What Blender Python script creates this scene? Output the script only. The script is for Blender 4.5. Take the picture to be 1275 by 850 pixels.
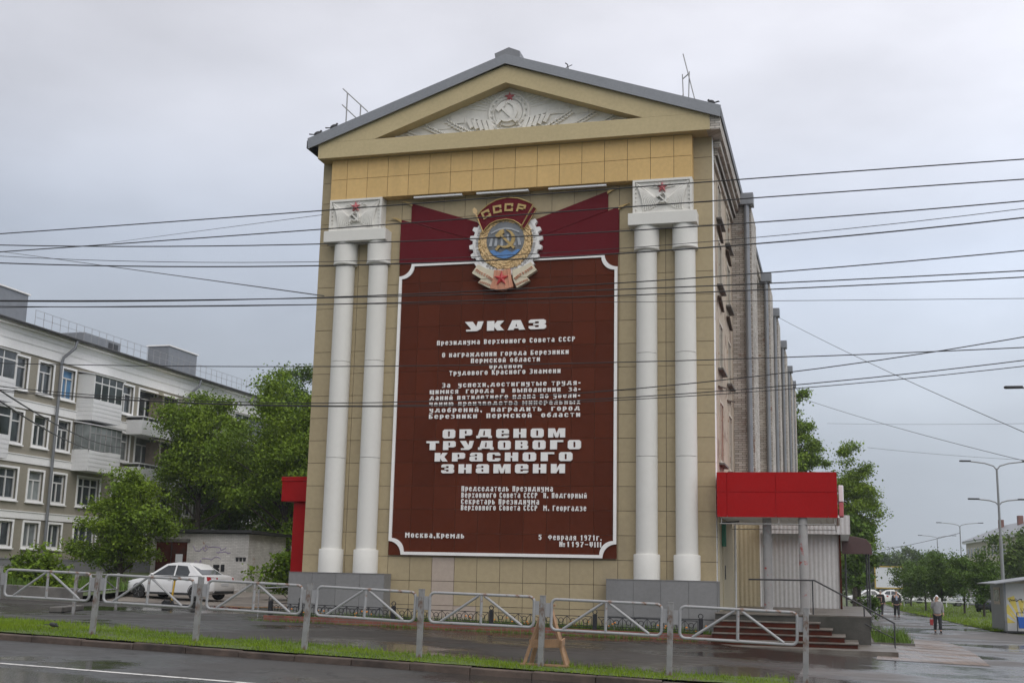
import bpy, bmesh, math, random, bisect
import numpy as np
from mathutils import Vector, Matrix, Quaternion

for o in list(bpy.data.objects): bpy.data.objects.remove(o)
SC = bpy.context.scene
COL = SC.collection
R = math.radians
PI = math.pi

# ---------------------------------------------------------------- camera
cam = bpy.data.cameras.new('camera')
cam.sensor_width = 36.0; cam.sensor_fit = 'HORIZONTAL'
cam.lens = 36.0 * 1480.4 / 1275.0
cam.clip_start = 0.1; cam.clip_end = 3000
camo = bpy.data.objects.new('camera', cam); COL.objects.link(camo)
_r = Vector((0.9647757375, 0.2621827669, 0.0216326849))
_u = Vector((0.0297988801, -0.1906132320, 0.9812128324))
_f = Vector((-0.2613805713, 0.9460057043, 0.1917117743))
m = Matrix((( _r.x, _u.x, -_f.x, 9.650), (_r.y, _u.y, -_f.y, -34.124), (_r.z, _u.z, -_f.z, 1.62), (0, 0, 0, 1)))
camo.matrix_world = m
SC.camera = camo

# ---------------------------------------------------------------- world, sun, exposure
SUN_EL, SUN_AZ = 46.0, 140.0          # azimuth clockwise from +Y; the sun is behind the camera, above the cloud
world = bpy.data.worlds.new('World'); SC.world = world
world.use_nodes = True
nt = world.node_tree; nt.nodes.clear()
def N(t, **kw):
    n = nt.nodes.new(t)
    for k, v in kw.items(): setattr(n, k, v)
    return n
def LK(a, b): nt.links.new(a, b)
w_out = N('ShaderNodeOutputWorld'); w_bg = N('ShaderNodeBackground'); w_bg.inputs[1].default_value = 0.1
w_sky = N('ShaderNodeTexSky'); w_sky.sky_type = 'NISHITA'; w_sky.sun_disc = False
w_sky.sun_elevation = R(SUN_EL); w_sky.sun_rotation = R(SUN_AZ)
w_tc = N('ShaderNodeTexCoord'); w_sep = N('ShaderNodeSeparateXYZ'); LK(w_tc.outputs['Generated'], w_sep.inputs[0])
w_ramp = N('ShaderNodeValToRGB'); LK(w_sep.outputs['Z'], w_ramp.inputs[0])
cr = w_ramp.color_ramp; cr.interpolation = 'LINEAR'
for i, (p, c) in enumerate([(0.0, (.265, .295, .335)), (.06, (.325, .36, .41)), (.14, (.435, .475, .535)), (.26, (.49, .54, .635)), (.36, (.63, .65, .72)), (.48, (.73, .73, .785)), (1.0, (1.0, .99, 1.0))]):
    e = cr.elements[i] if i < 2 else cr.elements.new(p)
    e.position = p; e.color = (*c, 1)
w_map = N('ShaderNodeMapping'); w_map.inputs['Scale'].default_value = (1.6, 1.6, 4.2); LK(w_tc.outputs['Generated'], w_map.inputs[0])
w_n = N('ShaderNodeTexNoise'); w_n.inputs['Scale'].default_value = 1.7; w_n.inputs['Detail'].default_value = 6; w_n.inputs['Roughness'].default_value = .5
LK(w_map.outputs[0], w_n.inputs['Vector'])
w_mr = N('ShaderNodeMapRange'); w_mr.inputs[1].default_value = .3; w_mr.inputs[2].default_value = .7; w_mr.inputs[3].default_value = .84; w_mr.inputs[4].default_value = 1.17
LK(w_n.outputs[0], w_mr.inputs[0])
w_mul = N('ShaderNodeVectorMath', operation='SCALE'); LK(w_ramp.outputs[0], w_mul.inputs[0]); LK(w_mr.outputs[0], w_mul.inputs['Scale'])
w_dir = N('ShaderNodeMapRange'); LK(w_sep.outputs['X'], w_dir.inputs[0])     # the cloud is thinner towards +x
for _i, _v in enumerate((-.75, .45, 7.4, 15.0)): w_dir.inputs[1+_i].default_value = _v
w_mul2 = N('ShaderNodeVectorMath', operation='SCALE'); LK(w_mul.outputs[0], w_mul2.inputs[0]); LK(w_dir.outputs[0], w_mul2.inputs['Scale'])
w_mix = N('ShaderNodeMix', data_type='RGBA'); w_mix.inputs[0].default_value = .95
LK(w_sky.outputs[0], w_mix.inputs[6]); LK(w_mul2.outputs[0], w_mix.inputs[7])
LK(w_mix.outputs[2], w_bg.inputs[0]); LK(w_bg.outputs[0], w_out.inputs[0])

sun = bpy.data.lights.new('sun', 'SUN'); sun.energy = 0.82; sun.angle = R(60); sun.color = (1.0, .93, .82)
suno = bpy.data.objects.new('sun', sun); COL.objects.link(suno)
_a = R(SUN_AZ); _d = Vector((math.sin(_a) * math.cos(R(SUN_EL)), math.cos(_a) * math.cos(R(SUN_EL)), math.sin(R(SUN_EL))))
suno.rotation_euler = _d.to_track_quat('Z', 'Y').to_euler(); suno.location = (0, -60, 80)
SC.view_settings.view_transform = 'Standard'; SC.view_settings.look = 'None'
SC.view_settings.gamma = 1.0; SC.view_settings.use_curve_mapping = False
SC.view_settings.exposure = 0.22
SC.render.engine = 'CYCLES'
SC.cycles.max_bounces = 6; SC.cycles.diffuse_bounces = 3; SC.cycles.transparent_max_bounces = 8

# ---------------------------------------------------------------- helpers
random.seed(7)
class MB:
    """collects shapes and links them as one mesh object"""
    def __init__(s): s.v = []; s.f = []; s.sm = []
    def add(s, vs, fs, smooth=False):
        b = len(s.v); s.v.extend([tuple(p) for p in vs])
        for f in fs: s.f.append(tuple(b + i for i in f)); s.sm.append(smooth)
        return s
    def box(s, x0, x1, y0, y1, z0, z1):
        if x0 > x1: x0, x1 = x1, x0
        if y0 > y1: y0, y1 = y1, y0
        if z0 > z1: z0, z1 = z1, z0
        vs = [(x0,y0,z0),(x1,y0,z0),(x1,y1,z0),(x0,y1,z0),(x0,y0,z1),(x1,y0,z1),(x1,y1,z1),(x0,y1,z1)]
        return s.add(vs, [(0,3,2,1),(4,5,6,7),(0,1,5,4),(1,2,6,5),(2,3,7,6),(3,0,4,7)])
    def obox(s, c, size, rot=None):
        hx, hy, hz = size[0]/2, size[1]/2, size[2]/2; c = Vector(c)
        vs = [Vector((x,y,z)) for z in (-hz,hz) for (x,y) in ((-hx,-hy),(hx,-hy),(hx,hy),(-hx,hy))]
        if rot is not None: vs = [rot @ v for v in vs]
        return s.add([c + v for v in vs], [(0,3,2,1),(4,5,6,7),(0,1,5,4),(1,2,6,5),(2,3,7,6),(3,0,4,7)])
    def bar(s, a, b, w, h=None, up=(0,0,1)):
        a = Vector(a); b = Vector(b); d = b - a; L = d.length; d.normalize()
        upv = Vector(up)
        if abs(d.dot(upv)) > .98: upv = Vector((1,0,0))
        x = d.cross(upv).normalized(); z = x.cross(d).normalized()
        rot = Matrix((x, d, z)).transposed()
        return s.obox((a + b)/2, (w, L, h or w), rot)
    def prism(s, pts, y0, y1, plane='xz'):
        """polygon (2d) swept between y0 and y1 along the plane's normal"""
        if plane == 'xz': g = lambda p, d: (p[0], d, p[1])
        elif plane == 'yz': g = lambda p, d: (d, p[0], p[1])
        else: g = lambda p, d: (p[0], p[1], d)
        n = len(pts)
        vs = [g(p, y0) for p in pts] + [g(p, y1) for p in pts]
        fs = [tuple(range(n)), tuple(range(2*n-1, n-1, -1))] + [(i, (i+1) % n, n+(i+1) % n, n+i) for i in range(n)]
        return s.add(vs, fs)
    def ring(s, outer, inner, y0, y1, plane='xz'):
        """closed band between two outlines with the same number of points"""
        if plane == 'xz': g = lambda p, d: (p[0], d, p[1])
        elif plane == 'yz': g = lambda p, d: (d, p[0], p[1])
        else: g = lambda p, d: (p[0], p[1], d)
        n = len(outer)
        vs = [g(p,y0) for p in outer] + [g(p,y0) for p in inner] + [g(p,y1) for p in outer] + [g(p,y1) for p in inner]
        fs = []
        for i in range(n):
            j = (i+1) % n
            fs += [(i,j,n+j,n+i), (2*n+i,3*n+i,3*n+j,2*n+j), (i,2*n+i,2*n+j,j), (n+i,n+j,3*n+j,3*n+i)]
        return s.add(vs, fs)
    def band(s, A, B, y0, y1, plane='xz'):
        """open band between two polylines, swept to a thickness"""
        pts = list(A) + list(reversed(B))
        n = len(A)
        if plane == 'xz': g = lambda p, d: (p[0], d, p[1])
        elif plane == 'yz': g = lambda p, d: (d, p[0], p[1])
        else: g = lambda p, d: (p[0], p[1], d)
        vs = [g(p,y0) for p in A] + [g(p,y0) for p in B] + [g(p,y1) for p in A] + [g(p,y1) for p in B]
        fs = []
        for i in range(n-1):
            j = i+1
            fs += [(i,j,n+j,n+i), (2*n+i,3*n+i,3*n+j,2*n+j), (i,2*n+i,2*n+j,j), (n+i,n+j,3*n+j,3*n+i)]
        fs += [(0,n,3*n,2*n), (n-1,3*n-1,4*n-1,2*n-1)]
        return s.add(vs, fs)
    def tube(s, pts, r, n=8, caps=True):
        pts = [Vector(p) for p in pts]; k = len(pts)
        rs = r if isinstance(r, (list, tuple)) else [r]*k
        vs = []; ref = None
        for i, p in enumerate(pts):
            d = (pts[min(i+1,k-1)] - pts[max(i-1,0)])
            if d.length < 1e-9: d = Vector((0,0,1))
            d.normalize()
            if ref is None: ref = Vector((0,0,1)) if abs(d.z) < .9 else Vector((1,0,0))
            x = d.cross(ref)
            if x.length < 1e-6: x = d.cross(Vector((0,1,0)))
            x.normalize(); y = x.cross(d).normalized(); ref = y
            for j in range(n):
                a = 2*PI*j/n; vs.append(p + (x*math.cos(a) + y*math.sin(a))*rs[i])
        fs = [(i*n+j, i*n+(j+1) % n, (i+1)*n+(j+1) % n, (i+1)*n+j) for i in range(k-1) for j in range(n)]
        s.add(vs, fs, True)
        if caps:
            b = len(s.v) - k*n
            s.f.append(tuple(b+j for j in range(n-1,-1,-1))); s.sm.append(False)
            s.f.append(tuple(b+(k-1)*n+j for j in range(n))); s.sm.append(False)
        return s
    def lathe(s, prof, c=(0,0,0), n=24, axis='z', a0=0, a1=2*PI):
        full = abs(a1-a0-2*PI) < 1e-6; k = n if full else n+1
        vs = []
        for (r, z) in prof:
            for j in range(k):
                a = a0 + (a1-a0)*j/n
                p = (r*math.cos(a), r*math.sin(a), z)
                if axis == 'y': p = (p[0], p[2], p[1])
                if axis == 'x': p = (p[2], p[0], p[1])
                vs.append((c[0]+p[0], c[1]+p[1], c[2]+p[2]))
        fs = []
        for i in range(len(prof)-1):
            for j in range(n):
                jj = (j+1) % k
                fs.append((i*k+j, i*k+jj, (i+1)*k+jj, (i+1)*k+j))
        s.add(vs, fs, True)
        b = len(s.v) - k*len(prof)
        if full:
            if prof[0][0] > 1e-5: s.f.append(tuple(b+j for j in range(k-1,-1,-1))); s.sm.append(False)
            if prof[-1][0] > 1e-5: s.f.append(tuple(b+(len(prof)-1)*k+j for j in range(k))); s.sm.append(False)
        return s
    def ball(s, c, rx, ry=None, rz=None, n=10, m=6, rot=None):
        ry = ry or rx; rz = rz or rx
        vs = []; c = Vector(c)
        for i in range(m+1):
            t = PI*i/m
            for j in range(n):
                a = 2*PI*j/n
                p = Vector((rx*math.sin(t)*math.cos(a), ry*math.sin(t)*math.sin(a), rz*math.cos(t)))
                if rot is not None: p = rot @ p
                vs.append(c + p)
        fs = [(i*n+j, (i+1)*n+j, (i+1)*n+(j+1) % n, i*n+(j+1) % n) for i in range(m) for j in range(n)]
        return s.add(vs, fs, True)
    def build(s, name, mat, parent=None, bevel=0, sharp=35, fix=True, merge=True, loc=None):
        me = bpy.data.meshes.new(name)
        me.from_pydata(s.v, [], s.f)
        me.polygons.foreach_set('use_smooth', s.sm)
        if fix:
            bm = bmesh.new(); bm.from_mesh(me)
            if merge: bmesh.ops.remove_doubles(bm, verts=bm.verts, dist=1e-5)
            bmesh.ops.recalc_face_normals(bm, faces=bm.faces)
            bm.to_mesh(me); bm.free()
        if any(s.sm): me.set_sharp_from_angle(angle=R(sharp))
        me.materials.append(mat)
        o = bpy.data.objects.new(name, me); COL.objects.link(o)
        if parent is not None: o.parent = parent
        if loc is not None: o.location = loc
        if bevel:
            b = o.modifiers.new('bevel', 'BEVEL'); b.width = bevel; b.segments = 2; b.limit_method = 'ANGLE'; b.angle_limit = R(40)
        return o

def tag(o, label=None, cat=None, group=None, kind=None):
    if label: o['label'] = label
    if cat: o['category'] = cat
    if group: o['group'] = group
    if kind: o['kind'] = kind
    return o
def thing(name, label, cat, loc=(0,0,0), rz=0, group=None, rx=0, ry=0):
    o = bpy.data.objects.new(name, None); COL.objects.link(o)
    o.location = loc; o.rotation_euler = (rx, ry, rz); o.empty_display_size = .3
    return tag(o, label, cat, group)
KIDS = {}
def kids(o): return [c for c in bpy.data.objects if c.parent == o]
def dup(src, loc=None, rz=None, label=None, group=None, parent=None, scale=None, tree=None):
    tree = tree if tree is not None else {}
    if not tree:
        for c in bpy.data.objects:
            if c.parent is not None: tree.setdefault(c.parent.name, []).append(c)
    r = src.copy(); COL.objects.link(r)
    if parent is not None: r.parent = parent
    if loc is not None: r.location = loc
    if rz is not None: r.rotation_euler = (r.rotation_euler[0], r.rotation_euler[1], rz)
    if scale is not None: r.scale = scale if isinstance(scale, (tuple, list)) else (scale,)*3
    if label: r['label'] = label
    if group: r['group'] = group
    for c in tree.get(src.name, []): dup(c, parent=r, tree=tree)
    return r

# ground heights (metres below the eye) on a coarse lattice
GX = [-90,-33,-18,-6,7,13,40,140]
GY = [-60,-36,-15,0,10,22,42,90,700]
GH = [[1.0,1.0,1.1,1.22,1.56,1.65,1.8,1.8],[1.0,1.0,1.1,1.22,1.56,1.65,1.8,1.8],[.8,.95,1.08,1.2,1.54,1.62,1.9,1.9],
 [.6,1.0,1.38,1.53,1.64,1.85,2.1,2.1],[.5,.8,1.38,1.52,1.75,2.05,2.2,2.2],[.3,.35,1.2,1.52,2.0,2.33,2.4,2.4],
 [.3,.3,1.0,1.6,2.1,2.3,2.4,2.4],[.5,.5,1.0,1.8,2.2,2.3,2.4,2.4],[.5,.5,1.0,1.8,2.2,2.3,2.4,2.4]]
def gz(x, y):
    i = max(0, min(len(GX)-2, bisect.bisect(GX, x)-1)); j = max(0, min(len(GY)-2, bisect.bisect(GY, y)-1))
    u = min(1, max(0, (x-GX[i])/(GX[i+1]-GX[i]))); v = min(1, max(0, (y-GY[j])/(GY[j+1]-GY[j])))
    return 1.62-((GH[j][i]*(1-u)+GH[j][i+1]*u)*(1-v)+(GH[j+1][i]*(1-u)+GH[j+1][i+1]*u)*v)

# ---------------------------------------------------------------- materials
def lin(r, g, b):
    f = lambda c: ((c/255+.055)/1.055)**2.4 if c/255 > .04045 else c/255/12.92
    return (f(r), f(g), f(b))
class Mat:
    def __init__(s, name):
        s.m = bpy.data.materials.new(name); s.m.use_nodes = True
        s.t = s.m.node_tree; s.t.nodes.clear()
        s.out = s.n('ShaderNodeOutputMaterial'); s.b = s.n('ShaderNodeBsdfPrincipled'); s.l(s.b.outputs[0], s.out.inputs[0])
        s.tc = s.n('ShaderNodeTexCoord')
    def n(s, t, **k):
        x = s.t.nodes.new(t)
        for a, v in k.items(): setattr(x, a, v)
        return x
    def l(s, a, b): s.t.links.new(a, b)
    def noise(s, scale, detail=4, rough=.55, vec=None, stretch=None):
        x = s.n('ShaderNodeTexNoise'); x.inputs['Scale'].default_value = scale; x.inputs['Detail'].default_value = detail; x.inputs['Roughness'].default_value = rough
        v = vec or s.tc.outputs['Object']
        if stretch:
            mp = s.n('ShaderNodeMapping'); mp.inputs['Scale'].default_value = stretch; s.l(v, mp.inputs[0]); v = mp.outputs[0]
        s.l(v, x.inputs['Vector']); return x.outputs[0]
    def ramp(s, val, stops):
        x = s.n('ShaderNodeValToRGB'); s.l(val, x.inputs[0])
        for i, (p, c) in enumerate(stops):
            e = x.color_ramp.elements[i] if i < 2 else x.color_ramp.elements.new(p)
            e.position = p; e.color = (*c, 1) if isinstance(c, (tuple, list)) else (c, c, c, 1)
        return x.outputs[0]
    def mr(s, val, a, b, c, d):
        x = s.n('ShaderNodeMapRange'); s.l(val, x.inputs[0])
        for i, q in enumerate((a, b, c, d)): x.inputs[1+i].default_value = q
        return x.outputs[0]
    def mix(s, fac, a, b, mode='MIX'):
        x = s.n('ShaderNodeMix', data_type='RGBA', blend_type=mode)
        for k, q in ((0, fac), (6, a), (7, b)):
            if isinstance(q, (int, float)) and k == 0: x.inputs[0].default_value = q
            elif isinstance(q, (tuple, list)): x.inputs[k].default_value = (*q, 1)
            else: s.l(q, x.inputs[k])
        return x.outputs[2]
    def scale(s, col, val):
        x = s.n('ShaderNodeVectorMath', operation='SCALE')
        if isinstance(col, (tuple, list)): x.inputs[0].default_value = col
        else: s.l(col, x.inputs[0])
        s.l(val, x.inputs['Scale']); return x.outputs[0]
    def bump(s, val, strength, dist=.01):
        x = s.n('ShaderNodeBump'); x.inputs['Strength'].default_value = strength; x.inputs['Distance'].default_value = dist
        s.l(val, x.inputs['Height']); s.l(x.outputs[0], s.b.inputs['Normal'])
    def col(s, c):
        if isinstance(c, (tuple, list)): s.b.inputs['Base Color'].default_value = (*c, 1)
        else: s.l(c, s.b.inputs['Base Color'])
    def rough(s, r):
        if isinstance(r, (int, float)): s.b.inputs['Roughness'].default_value = r
        else: s.l(r, s.b.inputs['Roughness'])
def simple(name, c, rough=.6, var=.12, scale=4.0, island=0.0, bump=0.0, bscale=60, metal=0.0, stretch=None, dirt=None, spec=None, fine=.05):
    """a plain painted / mineral surface with uneven tone; dirt = (colour, scale, lo, hi, stretch) puts real stains on it"""
    M = Mat(name)
    v = M.mr(M.noise(scale, 5, .6, stretch=stretch), .25, .75, 1-var, 1+var)
    col = M.scale(c, v)
    if fine:
        col = M.scale(col, M.mr(M.noise(scale*14, 2), .3, .7, 1-fine, 1+fine))
    if island:
        g = M.n('ShaderNodeNewGeometry')
        col = M.scale(col, M.mr(g.outputs['Random Per Island'], 0, 1, 1-island, 1+island))
    if dirt:
        dc, ds, lo, hi, st = dirt
        col = M.mix(M.mr(M.noise(ds, 6, .65, stretch=st), lo, hi, 0, 1), col, dc)
    M.col(col); M.rough(rough); M.b.inputs['Metallic'].default_value = metal
    if spec is not None: M.b.inputs['Specular IOR Level'].default_value = spec
    if bump: M.bump(M.noise(bscale, 4), bump)
    return M.m
def brick(name, c1, c2, mortar, bw=.26, bh=.077, ms=.008, peel=None, dirt=None):
    M = Mat(name)
    sp = M.n('ShaderNodeSeparateXYZ'); M.l(M.tc.outputs['Object'], sp.inputs[0])
    ad = M.n('ShaderNodeMath', operation='ADD'); M.l(sp.outputs[0], ad.inputs[0]); M.l(sp.outputs[1], ad.inputs[1])
    cb = M.n('ShaderNodeCombineXYZ'); M.l(ad.outputs[0], cb.inputs[0]); M.l(sp.outputs[2], cb.inputs[1])
    b = M.n('ShaderNodeTexBrick'); M.l(cb.outputs[0], b.inputs['Vector'])
    b.inputs['Color1'].default_value = (*c1, 1); b.inputs['Color2'].default_value = (*c2, 1); b.inputs['Mortar'].default_value = (*mortar, 1)
    b.inputs['Scale'].default_value = 1; b.inputs['Mortar Size'].default_value = ms; b.inputs['Brick Width'].default_value = bw; b.inputs['Row Height'].default_value = bh
    b.inputs['Mortar Smooth'].default_value = .2
    col = M.scale(b.outputs[0], M.mr(M.noise(.9, 6, .65), .25, .75, .7, 1.25))
    if peel: col = M.mix(M.mr(M.noise(peel[1], 7, .7), peel[2], peel[2]+.06, 0, 1), col, peel[0])
    if dirt: col = M.mix(M.mr(M.noise(dirt[1], 6, .65, stretch=dirt[4]), dirt[2], dirt[3], 0, 1), col, dirt[0])
    M.col(col); M.rough(.85)
    M.bump(b.outputs['Fac'], -.6, .01)
    return M.m
def glass(name, c, rough=.08):
    M = Mat(name); M.col(M.scale(c, M.mr(M.noise(.7, 3), .3, .7, .5, 1.6))); M.rough(rough); M.b.inputs['Specular IOR Level'].default_value = .7
    M.bump(M.noise(1.5, 2), .08, .02)
    return M.m
def leafmat(name, c, vary=.35):
    M = Mat(name)
    g = M.n('ShaderNodeNewGeometry')
    v = M.mr(g.outputs['Random Per Island'], 0, 1, 1-vary, 1+vary)
    col = M.scale(c, v)
    col = M.mix(M.mr(M.noise(.55, 3), .35, .7, 0, .7), col, (c[0]*1.75, c[1]*1.5, c[2]*.9))
    M.col(col); M.rough(.6); M.b.inputs['Specular IOR Level'].default_value = .12
    tr = M.n('ShaderNodeBsdfTranslucent'); M.l(M.scale(col, M.mr(v, 0, 2, 1.3, 1.3)), tr.inputs[0])
    mx = M.n('ShaderNodeMixShader'); mx.inputs[0].default_value = .14
    M.l(M.b.outputs[0], mx.inputs[1]); M.l(tr.outputs[0], mx.inputs[2]); M.l(mx.outputs[0], M.out.inputs[0])
    return M.m
def asphalt(name, c, wet=.5, rscale=.35, dark=.55):
    M = Mat(name)
    st = (1, 1.0, 1)
    n1 = M.noise(rscale, 6, .6, stretch=st); n2 = M.noise(45, 3, .7); n3 = M.noise(2.2, 5, .65)
    wetm = M.mr(n1, .50-.1*wet, .56, 0, 1)
    col = M.scale(c, M.mr(n2, .25, .75, .72, 1.3))
    col = M.scale(col, M.mr(n3, .25, .75, .88, 1.14))
    col = M.mix(M.mr(M.noise(.12, 3), .45, .7, 0, .35), col, (c[0]*1.35, c[1]*1.22, c[2]*1.08))
    col = M.scale(col, M.mr(wetm, 0, 1, 1.0, dark))
    vo = M.n('ShaderNodeTexVoronoi', feature='DISTANCE_TO_EDGE'); vo.inputs['Scale'].default_value = .23
    wp = M.n('ShaderNodeTexNoise'); wp.inputs['Scale'].default_value = 1.1; wp.inputs['Detail'].default_value = 6; M.l(M.tc.outputs['Object'], wp.inputs['Vector'])
    va = M.n('ShaderNodeVectorMath', operation='MULTIPLY_ADD'); M.l(wp.outputs['Color'], va.inputs[0]); va.inputs[1].default_value = (2.4,2.4,0); M.l(M.tc.outputs['Object'], va.inputs[2]); M.l(va.outputs[0], vo.inputs['Vector'])
    col = M.scale(col, M.mr(vo.outputs['Distance'], .002, .010, .45, 1.0))
    vp = M.n('ShaderNodeTexVoronoi'); vp.inputs['Scale'].default_value = .13; M.l(va.outputs[0], vp.inputs['Vector'])
    sp_ = M.n('ShaderNodeSeparateColor'); M.l(vp.outputs['Color'], sp_.inputs[0]); col = M.scale(col, M.mr(sp_.outputs[0], .2, .8, .85, 1.14))
    M.col(col)
    rr = M.mr(wetm, 0, 1, .66, .10)
    M.rough(rr); M.b.inputs['Specular IOR Level'].default_value = .38
    ml = M.n('ShaderNodeMath', operation='MULTIPLY'); M.l(n2, ml.inputs[0]); M.l(M.mr(wetm, 0, 1, 1, .15), ml.inputs[1])
    M.bump(ml.outputs[0], .5, .006)
    return M.m

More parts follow.
